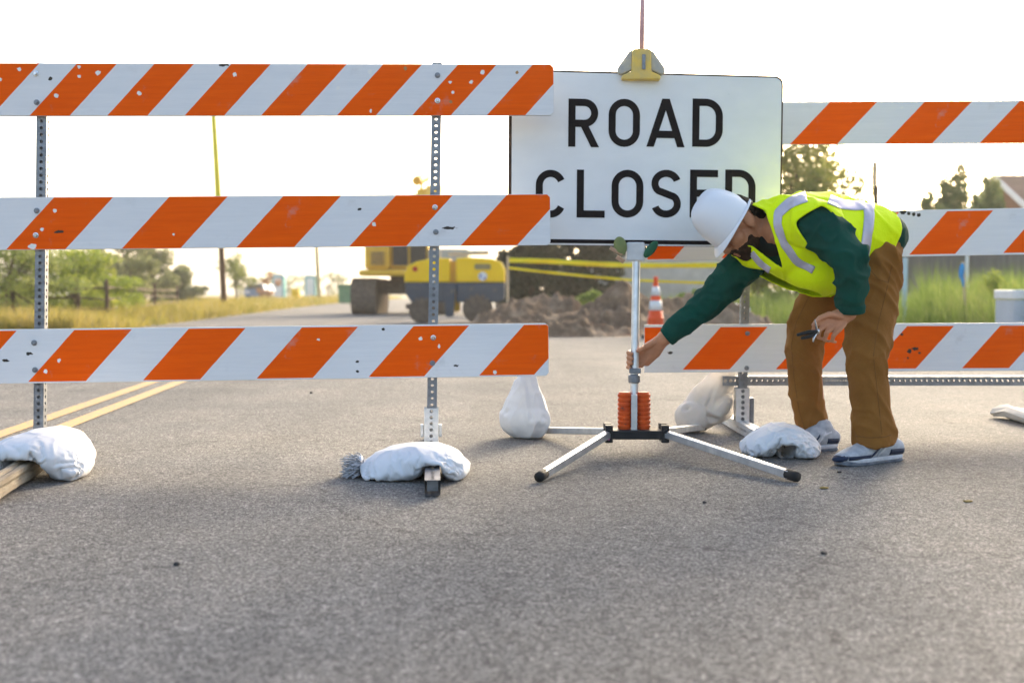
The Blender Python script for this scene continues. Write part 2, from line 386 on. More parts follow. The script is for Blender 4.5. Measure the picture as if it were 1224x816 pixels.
# ------------------------------------------------------------------ world and sun
SUN_EL, SUN_AZ = R(20), R(24)            # azimuth measured from +Y towards +X: behind the scene, a little to the right
w = bpy.data.worlds.new('World'); scene.world = w; w.use_nodes = True
nt = w.node_tree; bg = nt.nodes['Background']
sky = nt.nodes.new('ShaderNodeTexSky'); sky.sky_type = 'NISHITA'; sky.sun_disc = False
sky.sun_elevation = SUN_EL; sky.sun_rotation = SUN_AZ; sky.air_density = .95; sky.dust_density = 4.2; sky.ozone_density = .7
L(nt, sky.outputs[0], bg.inputs[0]); bg.inputs[1].default_value = 0.15
sd = bpy.data.lights.new('sun', 'SUN'); sun = bpy.data.objects.new('sun', sd); COL.objects.link(sun)
sd.energy = 2.1; sd.angle = R(18); sd.color = (1, .85, .62)
sdir = Vector((math.sin(SUN_AZ) * math.cos(SUN_EL), math.cos(SUN_AZ) * math.cos(SUN_EL), math.sin(SUN_EL)))
sun.rotation_euler = (-sdir).to_track_quat('-Z', 'Y').to_euler()
scene.view_settings.view_transform = 'Standard'; scene.view_settings.look = 'None'; scene.view_settings.gamma = 1
scene.view_settings.exposure = 1.76
scene.render.engine = 'CYCLES'; scene.cycles.max_bounces = 8

# ------------------------------------------------------------------ ground, road, markings
AX = math.tan(R(5.1))                         # the road runs 5 degrees left of the view
def lat(off, Y): return -2.1 - (Y - 4.65) * AX + off      # X of a line `off` metres right of the inner yellow line
gm = MB(); gm.add([(-2500, -60, -.012), (2500, -60, -.012), (2500, 1780, -.012), (-2500, 1780, -.012)], [(0, 1, 2, 3)])
mg, nt, b = newmat('dry ground')
tc = nt.nodes.new('ShaderNodeTexCoord')
n1 = N(nt, 'ShaderNodeTexNoise', Scale=.25, Detail=8, Roughness=.65); L(nt, tc.outputs['Object'], n1.inputs['Vector'])
n2 = N(nt, 'ShaderNodeTexNoise', Scale=14, Detail=6, Roughness=.7); L(nt, tc.outputs['Object'], n2.inputs['Vector'])
r1 = ramp(nt, n1.outputs[0], [(.38, (.17, .16, .06)), (.5, (.26, .22, .11)), (.62, (.32, .26, .16))])
L(nt, mixc(nt, .35, r1.outputs[0], ramp(nt, n2.outputs[0], [(.3, (.1, .09, .05)), (.7, (.4, .33, .2))]).outputs[0]), b.inputs['Base Color'])
b.inputs['Roughness'].default_value = .95; bumpn(nt, b, n2.outputs[0], .5, .03)
tag(obj('ground', gm, mg), kind='structure')

ma, nt, b = newmat('worn asphalt')
tc = nt.nodes.new('ShaderNodeTexCoord'); co = tc.outputs['Object']
v1 = N(nt, 'ShaderNodeTexVoronoi', Scale=240, Randomness=1); L(nt, co, v1.inputs['Vector'])
v2 = N(nt, 'ShaderNodeTexVoronoi', Scale=150, Randomness=1); L(nt, co, v2.inputs['Vector'])
na = N(nt, 'ShaderNodeTexNoise', Scale=1.1, Detail=7, Roughness=.62); L(nt, co, na.inputs['Vector'])
nb = N(nt, 'ShaderNodeTexNoise', Scale=210, Detail=4, Roughness=.7); L(nt, co, nb.inputs['Vector'])
nc = N(nt, 'ShaderNodeTexNoise', Scale=24, Detail=6, Roughness=.7); L(nt, co, nc.inputs['Vector'])
sep = nt.nodes.new('ShaderNodeSeparateColor'); L(nt, v1.outputs['Color'], sep.inputs[0])
sep2 = nt.nodes.new('ShaderNodeSeparateColor'); L(nt, v2.outputs['Color'], sep2.inputs[0])
agg = ramp(nt, sep.outputs[0], [(0, (.062, .061, .06)), (.35, (.140, .138, .134)), (.75, (.222, .217, .208)), (1, (.55, .535, .505))])
agg2 = ramp(nt, sep2.outputs[1], [(0, (.054, .053, .052)), (.6, (.168, .165, .160)), (1, (.43, .42, .40))])
col = mixc(nt, .4, agg.outputs[0], agg2.outputs[0])
binder = ramp(nt, mth(nt, 'ADD', mth(nt, 'MULTIPLY', nb.outputs[0], .6), mth(nt, 'MULTIPLY', nc.outputs[0], .4)), [(.40, (.56, .55, .55)), (.58, (1.14, 1.13, 1.12))])
col = mixc(nt, .85, col, binder.outputs[0], 'MULTIPLY')
patch = ramp(nt, na.outputs[0], [(.34, (.86, .86, .86)), (.5, (1.0, .99, .97)), (.68, (1.16, 1.12, 1.07))])
col = mixc(nt, 1.0, col, patch.outputs[0], 'MULTIPLY')
# cracks: warped cell borders, only in some places
wn = N(nt, 'ShaderNodeTexNoise', Scale=3.5, Detail=5, Roughness=.6); L(nt, co, wn.inputs['Vector'])
add = nt.nodes.new('ShaderNodeVectorMath'); add.operation = 'MULTIPLY_ADD'; L(nt, wn.outputs['Color'], add.inputs[0]); add.inputs[1].default_value = (.5, .5, .5); L(nt, co, add.inputs[2])
vc = N(nt, 'ShaderNodeTexVoronoi', Scale=.9, feature='DISTANCE_TO_EDGE'); L(nt, add.outputs[0], vc.inputs['Vector'])
mk = N(nt, 'ShaderNodeTexNoise', Scale=1.6, Detail=3); L(nt, co, mk.inputs['Vector'])
ck = mth(nt, 'MULTIPLY', mth(nt, 'LESS_THAN', vc.outputs['Distance'], .0048), mth(nt, 'GREATER_THAN', mk.outputs[0], .47))
col = mixc(nt, mth(nt, 'MULTIPLY', ck, .45), col, (.035, .033, .032))
# oil stains, faint tyre tracks along the road and a second, finer set of cracks
ns = N(nt, 'ShaderNodeTexNoise', Scale=2.3, Detail=5, Roughness=.55); L(nt, co, ns.inputs['Vector'])
col = mixc(nt, mth(nt, 'MULTIPLY', ramp(nt, ns.outputs[0], [(.62, (0, 0, 0)), (.72, (1, 1, 1))]).outputs[0], .35), col, (.07, .068, .066))
mpt = nt.nodes.new('ShaderNodeMapping'); mpt.inputs['Rotation'].default_value = (0, 0, -R(5.1)); mpt.inputs['Scale'].default_value = (1.0, .03, 1); L(nt, co, mpt.inputs[0])
ntk = N(nt, 'ShaderNodeTexNoise', Scale=1.4, Detail=4, Roughness=.6); L(nt, mpt.outputs[0], ntk.inputs['Vector'])
col = mixc(nt, 1.0, col, ramp(nt, ntk.outputs[0], [(.36, (.86, .86, .86)), (.6, (1.08, 1.07, 1.06))]).outputs[0], 'MULTIPLY')
vf = N(nt, 'ShaderNodeTexVoronoi', Scale=3.1, feature='DISTANCE_TO_EDGE'); L(nt, add.outputs[0], vf.inputs['Vector'])
mk2 = N(nt, 'ShaderNodeTexNoise', Scale=.8, Detail=4); L(nt, co, mk2.inputs['Vector'])
ck2 = mth(nt, 'MULTIPLY', mth(nt, 'LESS_THAN', vf.outputs['Distance'], .010), mth(nt, 'GREATER_THAN', mk2.outputs[0], .56))
col = mixc(nt, mth(nt, 'MULTIPLY', ck2, .22), col, (.045, .043, .042))
L(nt, col, b.inputs['Base Color']); b.inputs['Roughness'].default_value = .9; b.inputs['Specular IOR Level'].default_value = .12
h = mth(nt, 'SUBTRACT', mth(nt, 'ADD', mth(nt, 'MULTIPLY', v1.outputs['Distance'], -.8), mth(nt, 'MULTIPLY', nb.outputs[0], .9)), mth(nt, 'MULTIPLY', ck, .8))
bumpn(nt, b, h, .55, .004)
rm = MB()
ys = [-12, 0, 4, 10, 18, 26, 40, 60, 90, 140, 220, 340]
curve = lambda Y: 0.0 if Y < 45 else (Y - 45) ** 2 * .0006
for Y in ys:
    rm.v += [Vector((lat(-3.35, Y) + curve(Y), Y, 0)), Vector((lat(8.3 if Y < 60 else 6.5, Y) + curve(Y), Y, 0))]
for i in range(len(ys) - 1): rm.f.append((2 * i, 2 * i + 1, 2 * i + 3, 2 * i + 2)); rm.m.append(0)
tag(obj('road', rm, ma), kind='structure')

my, nt, b = newmat('worn yellow road paint')
tc = nt.nodes.new('ShaderNodeTexCoord')
n1 = N(nt, 'ShaderNodeTexNoise', Scale=60, Detail=8, Roughness=.75); L(nt, tc.outputs['Object'], n1.inputs['Vector'])
r1 = ramp(nt, n1.outputs[0], [(.42, (.22, .20, .17)), (.53, (.54, .31, .075)), (.72, (.62, .37, .10))]); L(nt, r1.outputs[0], b.inputs['Base Color'])
b.inputs['Roughness'].default_value = .7; bumpn(nt, b, n1.outputs[0], .4, .003)
for o0 in (-.20, 0.0):
    lm = MB()
    for Y in ys[1:4] + [14]:
        lm.v += [Vector((lat(o0 - .047, Y) + curve(Y), Y, .004)), Vector((lat(o0 + .047, Y) + curve(Y), Y, .004))]
    for i in range(3): lm.f.append((2 * i, 2 * i + 1, 2 * i + 3, 2 * i + 2)); lm.m.append(0)
    tag(obj('road_line', lm, my), kind='structure')

# low far hills
hm = MB(); random.seed(3)
for i in range(81):
    x = -1600 + 40 * i; zz = 7 + 9 * noise.noise(Vector((i * .13, 2, 0))) + 5 * noise.noise(Vector((i * .4, 7, 0)))
    hm.v += [Vector((x, 1500, -1)), Vector((x, 1650, max(2, zz)))]
for i in range(80): hm.f.append((2 * i, 2 * i + 2, 2 * i + 3, 2 * i + 1)); hm.m.append(0)
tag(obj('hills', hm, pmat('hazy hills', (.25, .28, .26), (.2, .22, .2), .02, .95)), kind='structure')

hz_ = MB(); hz_.box((0, 850, 21), (5200, 1900, 46)); hzm = bpy.data.materials.new('thin evening haze'); hzm.use_nodes = True
hn = hzm.node_tree; hn.nodes.remove(hn.nodes['Principled BSDF']); pv = hn.nodes.new('ShaderNodeVolumePrincipled')
pv.inputs['Color'].default_value = (.96, .93, .88, 1); pv.inputs['Density'].default_value = .0009; pv.inputs['Anisotropy'].default_value = .3
hn.links.new(pv.outputs[0], hn.nodes['Material Output'].inputs['Volume'])
tag(obj('haze', hz_, hzm), kind='stuff')

# ------------------------------------------------------------------ barricades
def on_plane(u, v, o, yaw):
    d = ray(u, v); n = Vector((-math.sin(yaw), math.cos(yaw), 0)); c = Vector((0, 0, CAMH))
    t = n.dot(o - c) / n.dot(d); p = c + d * t - o
    return Vector((p.x * math.cos(yaw) + p.y * math.sin(yaw), 0, p.z))
def barricade(label, o, yaw, boards, posts, bolts, length, right_end=True):
    t = thing('road_barricade', label, 'barricade', o, 'striped barricades across the road', world=False)
    t.rotation_euler = (0, 0, yaw)
    pp = lambda u, v: on_plane(u, v, o, yaw)
    for (uL, vLt, vLb, uR, vRt, vRb, end, sA, vA, sB, nper, eA, sBot, vBot, chips) in boards:
        a = (pp(uL, vLt) + pp(uL, vLb)) / 2; c = (pp(uR, vRt) + pp(uR, vRb)) / 2
        hgt = (pp(uL, vLt).z - pp(uL, vLb).z + pp(uR, vRt).z - pp(uR, vRb).z) / 2
        d = (c - a).normalized(); e = pp(end, (vRt + vRb) / 2).x
        if right_end: x1 = e; x0 = e - length
        else: x0 = e; x1 = e + length
        p0 = a + d * ((x0 - a.x) / d.x); p1 = a + d * ((x1 - a.x) / d.x)
        roll = math.atan2(d.z, d.x); mid = (p0 + p1) / 2; mid.y = -.036
        hw = (p1 - p0).length / 2; hh = hgt / 2; cr = .012
        poly = [(-hw, -hh), (hw - cr, -hh), (hw, -hh + cr), (hw, hh - cr), (hw - cr, hh), (-hw, hh)]
        mb = MB(); mb.prism(poly, -.009, .009); mb.m = [0] + [1] * (len(mb.f) - 1)
        # stripe parameters in the board's own frame (origin at its centre)
        inv = Matrix.Rotation(roll, 3, 'Y')
        loc = lambda u, v: inv @ (pp(u, v) - Vector((mid.x, 0, mid.z)))
        A, B, E, Bt = loc(sA, vA), loc(sB, vA), loc(eA, vA), loc(sBot, vBot)
        per = (B.x - A.x) / nper; k = (A.x - Bt.x) / (A.z - Bt.z); off = A.x - k * A.z; duty = (E.x - A.x) / per
        ch = []
        for cdef in chips:
            q = loc(cdef[0], cdef[1]); ch.append((q.x, q.z, cdef[2] * (.78 if cdef[3] != 1 else .9), cdef[3], cdef[4] if len(cdef) > 4 else 1))
        bo = obj('board', mb, [board_mat('barricade stripes', per, off, k, 0, duty, ch), M['boardback']], t, bevel=.002)
        bo.location = mid; bo.rotation_euler = (0, -roll, 0)
    for (ut, vt, ub, vb) in posts:
        mb = MB(); mb.perf_tube(pp(ub, vb), pp(ut, vt), .038, .0254, .0068); obj('post', mb, M['galv'], t)
    for (u, v, cdef) in bolts:
        q = pp(u, v); q.y = -.046
        mb = MB(); mb.lathe([(.011, 0), (.011, .002), (.0065, .0025), (.0065, .008), (.005, .010)], q, (0, -1, 0), 10)
        obj('bolt', mb, M['steel'] if cdef else M['galv'], t)
    return t, pp
OL = Vector((-.32, 4.46, 0)); YL = R(3.6)
w_, d_, t_ = 0, 1, 2
chL1 = [(28, 86, .009, 0), (6, 98, .008, 0), (99, 83, .008, 0), (99, 94, .007, 0), (121, 90, .012, 0), (72, 117, .011, 0), (170, 114, .011, 0), (283, 92, .011, 0),
        (443, 89, .011, 0), (405, 108, .009, 0), (485, 85, .009, 2), (576, 89, .011, 0), (563, 101, .009, 0), (538, 101, .008, 0), (541, 113, .008, 0), (539, 124, .007, 2), (444, 135, .009, 0, .6), (65, 97, .007, 1), (617, 90, .008, 2), (270, 80.5, .006, 1, 4)]
chL2 = [(70, 253, .009, 0), (55, 275, .009, 0), (211, 281, .006, 0), (448, 269, .009, 0), (75, 278, .006, 1, 3.5), (537, 273.5, .006, 1, 4), (431, 251, .005, 1, 2), (44, 295, .013, 0, 1.4)]
chL3 = [(459, 393, .007, 1), (428, 431, .006, 1), (428, 443, .006, 1), (382, 405, .006, 0), (503, 404, .009, 0), (591, 444, .009, 0), (525, 413, .010, 0, .6), (75, 430, .009, 0), (59, 443, .010, 0), (40, 422, .006, 1, 2), (12, 430, .006, 1, 2), (545, 436, .005, 1, 2)]
boardsL = [(5, 79, 140.5, 655, 79.5, 140.5, 660.5, 95.6, 80, 635, 6, 143, 41, 140, chL1),
           (5, 237.5, 299, 650, 233, 294, 656.5, 70, 236.5, 606, 4, 140, 13, 298.5, chL2),
           (5, 393, 457.5, 650, 386, 448, 654.5, 95, 392, 627, 4, 163, 38, 456, chL3)]
bl, ppL = barricade('orange and white striped road barricade at left in front of the sign', OL, YL, boardsL,
    [(52.5, 77, 47.5, 541), (522.5, 76, 515.5, 541)],
    [(48, 91, 1), (49, 125, 0), (49, 253, 0), (48, 282, 1), (46, 409, 0), (47, 441, 0), (523, 93, 0), (523, 123, 1), (520, 249, 1), (521, 278, 0), (518, 403, 1), (517, 433, 0)], 2.44)
def local(o, yaw, p):
    d = Vector(p) - o; return Vector((d.x * math.cos(yaw) + d.y * math.sin(yaw), -d.x * math.sin(yaw) + d.y * math.cos(yaw), d.z))
mb = MB()                                     # steel foot under the middle post, and its socket
q0 = local(OL, YL, G(517, 594)); bt = ppL(515.5, 541)
fz = .03
mb.perf_tube((bt.x, .62, fz), (q0.x, q0.y, fz), .05, .0254, .007, (0, 0, 1))
mb.box((q0.x, q0.y + .05, fz), (.036, .01, .036)); fo = obj('foot', mb, M['galv'], bl)
mb = MB(); mb.perf_tube((bt.x, 0, .055), (bt.x + .001, 0, .2), .056, .0254, .007); obj('socket', mb, M['alu'], bl)
for s_ in (-1, 1):
    mb = MB(); mb.box((bt.x + s_ * .036, 0, .11), (.012, .03, .05)); obj('clamp_plate', mb, M['alu'], bl, bevel=.003)
a = local(OL, YL, G(58, 556)); c = local(OL, YL, G(-14, 603)); dv = (c - a).normalized()
mb = MB(); pth = [a - dv * .5 + (c - a + dv * .5) * k / 24 + Vector((0, 0, .042)) for k in range(25)]
mb.loft(pth, [(.032, .036)] * 25, (0, 0, 1), 20, (False, False))
for v in mb.v:
    k = min(range(25), key=lambda q: (v - pth[q]).length); d_ = v - pth[k]; an = math.atan2(d_.z, d_.x)
    sq = 1 / max(abs(math.cos(an)), abs(math.sin(an))) ** .75                      # squared-off section, split along the grain
    spl = 1 - .30 * math.exp(-((an - 1.2) / .22) ** 2) - .22 * math.exp(-((an + .1) / .2) ** 2)
    d_ *= sq * spl * (1 + .16 * noise.noise(Vector((an * 1.5, v.y * 4, 1))) + .06 * noise.noise(v * 40)); q = pth[k] + Vector((d_.x, 0, d_.z)); v.x, v.z = q.x, max(q.z, .004)
obj('foot', mb, M['wood'], bl)['label'] = 'weathered timber skid'

OR_ = Vector((1.065, 5.27, 0)); YR = R(0)
chR3 = [(1083, 419, .011, 1), (1090, 416, .008, 1, 2), (1095, 421, .006, 1), (1081, 427, .007, 1, .6), (800, 421, .006, 1, 2.2), (1074, 399, .006, 1)]
boardsR = [(945, 123.5, 174.5, 1218, 122.5, 172.5, 745, 989, 124, 1214, 2, 1045, 942, 173.5, [(1074, 131, .008, 0)]),
           (1080, 252, 307, 1218, 249.5, 304.5, 772, 1129.5, 251.5, 1241, 1, 1184, 1083, 304.5, [(1075, 254, .012, 1, 1.4), (1082, 256, .009, 1), (1088, 257, .009, 1), (1094, 258, .009, 1)]),
           (780, 387, 445, 1218, 386, 441.5, 769, 862, 387.5, 1083, 2, 917.6, 812.5, 443, chR3)]
br, ppR = barricade('orange and white striped road barricade at right behind the bending worker', OR_, YR, boardsR,
    [(896, 121, 886, 520), (1286, 121, 1282, 520)], [(890, 439, 0), (891, 398, 0), (893, 262, 1), (893, 292, 0), (1284, 398, 0), (1284, 437, 0)], 2.44, False)
zb = .24
mb = MB(); mb.perf_tube(Vector((ppR(865, 455).x, .048, zb)), Vector((ppR(1399, 455).x, .048, zb)), .044, .0254, .0085, (0, 1, 0)); obj('brace', mb, M['galv'], br)
for ub in (886, 1282):
    b0 = ppR(ub, 520)
    mb = MB(); mb.perf_tube((b0.x, .62, .03), (b0.x + .01, -.84, .03), .05, .0254, .007, (0, 0, 1)); obj('foot', mb, M['alu_white'], br)
    mb = MB(); mb.perf_tube((b0.x, 0, .055), (b0.x, 0, .21), .062, .0254, .009); obj('socket', mb, M['alu'], br)
    mb = MB(); mb.box((b0.x + .045, 0, .1), (.02, .04, .13)); obj('clamp_plate', mb, M['galv'], br, bevel=.004)

# ------------------------------------------------------------------ sandbags
def sack(label, base, parts, mat, fold, amp=.012, clamp=0.006, voxel=.006, dirx=(1, 0), extra=None, grooves=()):
    mb = MB()
    for p in parts:
        if p[0] == 'e': mb.ell(p[1], p[2])
        else: mb.loft(p[1], p[2], p[3] if len(p) > 3 else (0, 1, 0))
    bm = fuse(mb, voxel, 4)
    for v in bm.verts:
        if v.co.z < .05:                      # sag onto the ground
            k = 1 - v.co.z / .05; cx = v.co.x - base[0]; cy = v.co.y - base[1]
            v.co.x += cx * .05 * max(0, min(1, k)); v.co.y += cy * .05 * max(0, min(1, k))
    def f(p, n):
        q = p - Vector(base)
        a = ridged(q + Vector((1.3, 2.1, 0)), fold) ** 3 * amp
        a += (ridged(q + Vector((7, 4, 2)), tuple(2.3 * x for x in fold)) ** 4) * amp * .45
        a += noise.noise(q * 6) * .008 + noise.noise(q * 30) * .0006
        for (g0, g1, wd, dp) in grooves:      # a fold pressed in along a line
            ab = g1 - g0; tt = max(0, min(1, (p - g0).dot(ab) / ab.length_squared)); dd = (p - (g0 + ab * tt)).length
            a -= dp * math.exp(-(dd / wd) ** 2)
            a += dp * .45 * math.exp(-((dd - wd * 2) / wd) ** 2)
        return a
    displace(bm, f)
    for v in bm.verts: v.co.z = max(v.co.z, clamp + .002 * noise.noise(v.co * 20))
    o = bm_obj('sandbag', bm, mat, base=base)
    tag(o, label, 'sandbag', 'sandbags weighing down barricades and sign')
    return o
V = Vector
def cloth_bag(c, sx, sy, rotz, vol, colliders, drop=.10, frames=45, tilt=(0, 0), seed=0, n=44, rnd=.5):
    m = max(8, int(n * sy / sx)); bm = bmesh.new(); ca, sa = math.cos(rotz), math.sin(rotz); g = {}
    for side in (0, 1):
        for j in range(m + 1):
            for i in range(n + 1):
                edge = i in (0, n) or j in (0, m)
                if side and edge: g[1, i, j] = g[0, i, j]; continue
                x, y = (i / n - .5), (j / m - .5)
                k = max(0, (1 - (2 * x) ** 2) * (1 - (2 * y) ** 2)) ** .5
                z = (1 if side else -1) * .045 * k + .006 * noise.noise(Vector((x * 6 + seed, y * 6, side)))
                X2, Y2 = 2 * x, 2 * y; px_ = sx * (x * (1 - rnd) + rnd * .5 * X2 * math.sqrt(max(0, 1 - Y2 * Y2 / 2))); py_ = sy * (y * (1 - rnd) + rnd * .5 * Y2 * math.sqrt(max(0, 1 - X2 * X2 / 2)))
                g[side, i, j] = bm.verts.new((c[0] + px_ * ca - py_ * sa, c[1] + px_ * sa + py_ * ca, c[2] + drop + .05 + z + px_ * tilt[0] + py_ * tilt[1]))
    for side in (0, 1):
        for j in range(m):
            for i in range(n):
                q = [g[side, i, j], g[side, i + 1, j], g[side, i + 1, j + 1], g[side, i, j + 1]]
                bm.faces.new(q if side else q[::-1])
    me = bpy.data.meshes.new('tmp'); bm.to_mesh(me); bm.free()
    o = bpy.data.objects.new('tmp', me); COL.objects.link(o)
    temps = []
    for cc, size in colliders + [((c[0], c[1], -.1), (3, 3, .2))]:
        b = bmesh.new(); bmesh.ops.create_cube(b, size=1); mm = bpy.data.meshes.new('col')
        for v in b.verts: v.co = Vector((v.co.x * size[0], v.co.y * size[1], v.co.z * size[2])) + Vector(cc)
        b.to_mesh(mm); b.free(); co = bpy.data.objects.new('col', mm); COL.objects.link(co)
        co.modifiers.new('c', 'COLLISION'); co.collision.thickness_outer = .006; co.collision.cloth_friction = 40; temps.append(co)
    cm = o.modifiers.new('cloth', 'CLOTH'); s = cm.settings
    s.quality = 6; s.mass = .6; s.tension_stiffness = 40; s.compression_stiffness = 40; s.shear_stiffness = 15; s.bending_stiffness = .08
    s.tension_damping = 12; s.compression_damping = 12; s.shear_damping = 12; s.air_damping = 2
    s.use_pressure = True; s.uniform_pressure_force = .5; s.use_pressure_volume = True; s.target_volume = vol; s.pressure_factor = 60; s.fluid_density = 6.0
    cm.collision_settings.use_collision = True; cm.collision_settings.distance_min = .004; cm.collision_settings.collision_quality = 3
    cm.collision_settings.use_self_collision = True; cm.collision_settings.self_distance_min = .004
    cm.point_cache.frame_start = 1; cm.point_cache.frame_end = frames + 1
    sc = bpy.context.scene
    for f in range(1, frames + 1): sc.frame_set(f)
    dg = bpy.context.evaluated_depsgraph_get(); out = bpy.data.meshes.new_from_object(o.evaluated_get(dg))
    r = bmesh.new(); r.from_mesh(out); bpy.data.meshes.remove(out)
    for x in [o] + temps: bpy.data.objects.remove(x)
    sc.frame_set(1)
    return r

def cloth_sack(label, c, sx, sy, rotz, vol, colliders, mat, seed, **k):
    """a filled sack dropped where it lies: the cloth solver settles it on the foot and the road"""
    bm = cloth_bag(c, sx, sy, rotz, vol, colliders, seed=seed, **k)
    for v in bm.verts: v.co.z = max(.002, v.co.z - .006)
    bmesh.ops.subdivide_edges(bm, edges=bm.edges[:], cuts=1, use_grid_fill=True, smooth=.6)
    displace(bm, lambda p, n: .0008 * noise.noise(p * 34 + Vector((seed, 0, 0))) + .0045 * (ridged(p + Vector((seed, 0, 0)), (14, 10, 14)) ** 4 - .2) + .002 * noise.noise(p * 9))
    for v in bm.verts: v.co.z = max(.002, v.co.z)
    o = bm_obj('sandbag', bm, mat, base=(c[0], c[1], 0)); sb = o.modifiers.new('sub', 'SUBSURF'); sb.levels = 1; sb.render_levels = 1
    tag(o, label, 'sandbag', 'sandbags weighing down barricades and sign'); return o
# 1: big white bag over the left timber foot
c = G(62, 566); c.z = 0
tm = G(40, 575)
cloth_sack('fat white sandbag slumped over the weathered timber foot at far left', c + V((-.03, -.04, 0)), .48, .50, .25, .036,
    [((tm.x - .02, tm.y + .1, .04), (.09, .9, .085))], M['bag'], 1.5, drop=.12, tilt=(.1, 0))
# 2: long white bag with frayed tied end over the middle foot
c = G(500, 566); c.z = 0
fpt = G(517, 575)
b2 = cloth_sack('long white sandbag with frayed tied end over the middle barricade foot', c + V((.0, -.05, 0)), .46, .37, -.12, .019,
    [((fpt.x, fpt.y + .3, .028), (.05, 1.0, .058))], M['bag'], 4.2, drop=.09)
c = c + V((-.02, -.06, 0)); ft = MB(); e0 = c + V((-.185, .0, .035))
for i in range(260):
    a_ = random.uniform(-1, 1); bb = random.uniform(-1, 1); ln = random.uniform(.02, .075)
    p0 = e0 + V((.015, .030 * a_, .022 * bb)); p1 = p0 + V((-ln, .035 * a_ + random.uniform(-.03, .02), random.uniform(-.035, .025)))
    p1.z = max(p1.z, .004); mid = (p0 + p1) / 2 + V((0, random.uniform(-.012, .012), random.uniform(-.008, .014))); mid.z = max(mid.z, .004)
    ft.loft([p0, mid, p1], [.0022, .0028, .0014], (0, 1, 0), 5, (False, True))
obj('frayed_end', ft, M['bagfray'], b2, smooth=True)
ft = MB(); ft.lathe([(.030, -.006), (.036, -.004), (.036, .004), (.030, .006)], c + V((-.176, .006, .038)), (1, 0, .1), 16); obj('tie_cord', ft, M['bag'], b2, smooth=True)
# 3: upright white bag on the rear left sign leg
c = G(629, 523); c.z = 0
sack('plump white sandbag standing upright on the rear left sign leg', c,
     [('e', c + V((0, 0, .085)), ((.112, 0, 0), (0, .11, 0), (0, 0, .09))), ('l', [c + V((0, 0, .1)), c + V((.0, 0, .17)), c + V((.005, 0, .24)), c + V((.012, 0, .29)), c + V((.015, 0, .325))], [(.108, .1), (.085, .08), (.05, .045), (.026, .024), (.036, .03)], (0, 1, 0))],
     M['bag'], (9, 9, 1.2), .011, grooves=[(c + V((.0, -.05, .26)), c + V((.03, -.10, .10)), .012, .008), (c + V((-.09, -.05, .12)), c + V((.08, -.08, .10)), .011, .007)])
# 4: beige bag hanging over the rear right leg
c = G(836, 517); c.z = 0
sack('limp beige sandbag draped against the right barricade post', c,
     [('e', c + V((-.035, .02, .07)), ((.075, 0, .0), (0, .1, 0), (0, 0, .075))), ('e', c + V((.05, .05, .085)), ((.12, 0, .06), (0, .07, 0), (0, 0, .06))),
      ('l', [c + V((.0, .03, .09)), c + V((.06, .06, .16)), c + V((.115, .09, .235)), c + V((.14, .12, .31))], [(.085, .06), (.085, .05), (.07, .04), (.05, .03)]),
      ('l', [c + V((.06, .06, .08)), c + V((.14, .08, .1)), c + V((.17, .09, .17))], [(.05, .05), (.045, .04), (.04, .03)])],
     M['bagbeige'], (4, 4, 1.6), .007, grooves=[(c + V((-.08, -.05, .12)), c + V((.08, -.01, .06)), .011, .012), (c + V((.1, .03, .26)), c + V((.03, -.02, .12)), .010, .009)])
# 5: white bag by the worker's foot
c = G(930, 543); c.z = 0
cloth_sack('low white sandbag lying on the asphalt beside the worker\'s back shoe', c + V((.01, .0, 0)), .40, .38, -.2, .017,
    [((1.075, 4.60, .028), (.05, .62, .058))], M['bag'], 8.1, drop=.10, tilt=(-.15, 0))
# ------------------------------------------------------------------ ROAD CLOSED sign on its spring stand
HUB = V((.505, 4.58, 0))
sg = thing('road_closed_sign', 'white ROAD CLOSED sign with black letters on a spring stand with four splayed legs', 'road sign', HUB)
CS = P(772, 190, 4.66); YS = R(6.0)
fr = Matrix.Translation(CS) @ Matrix.Rotation(YS, 4, 'Z') @ Matrix.Rotation(R(.35), 4, 'Y')
def spx(u, v):                                # photo pixel -> sign face coordinates
    n = fr.to_3x3() @ V((0, 1, 0)); c0 = V((0, 0, CAMH)); d = ray(u, v)
    p = c0 + d * (n.dot(CS - c0) / n.dot(d)); q = fr.inverted() @ p; return q.x, q.z
def rrect(x0, z0, x1, z1, r, k=6):
    pts = []
    for cx, cz, a0 in ((x1 - r, z0 + r, -90), (x1 - r, z1 - r, 0), (x0 + r, z1 - r, 90), (x0 + r, z0 + r, 180)):
        for i in range(k + 1): pts.append((cx + r * math.cos(R(a0 + 90 * i / k)), cz + r * math.sin(R(a0 + 90 * i / k))))
    return pts
xl = spx(608, 190)[0]; xr = spx(935, 190)[0]; zt = spx(772, 87)[1]; zbm = spx(772, 294)[1]
mb = MB(); mb.prism(rrect(xl, zbm, xr, zt, .035), .001, .014, fr); panel = obj('sign_panel', mb, M['signedge'], sg)
mb = MB(); mb.prism(rrect(xl + .012, zbm + .001, xr - .008, zt - .008, .03), -.003, .001, fr); obj('face_sheet', mb, M['signwhite'], panel)
zb0 = spx(745, 291.5)[1]; zb1 = spx(745, 286.8)[1]
mb = MB(); mb.prism([(spx(640, 289)[0], zb0), (xr - .03, zb0), (xr - .03, zb1), (spx(640, 289)[0], zb1)], -.0045, -.003, fr); obj('border_line', mb, M['ink'], panel)
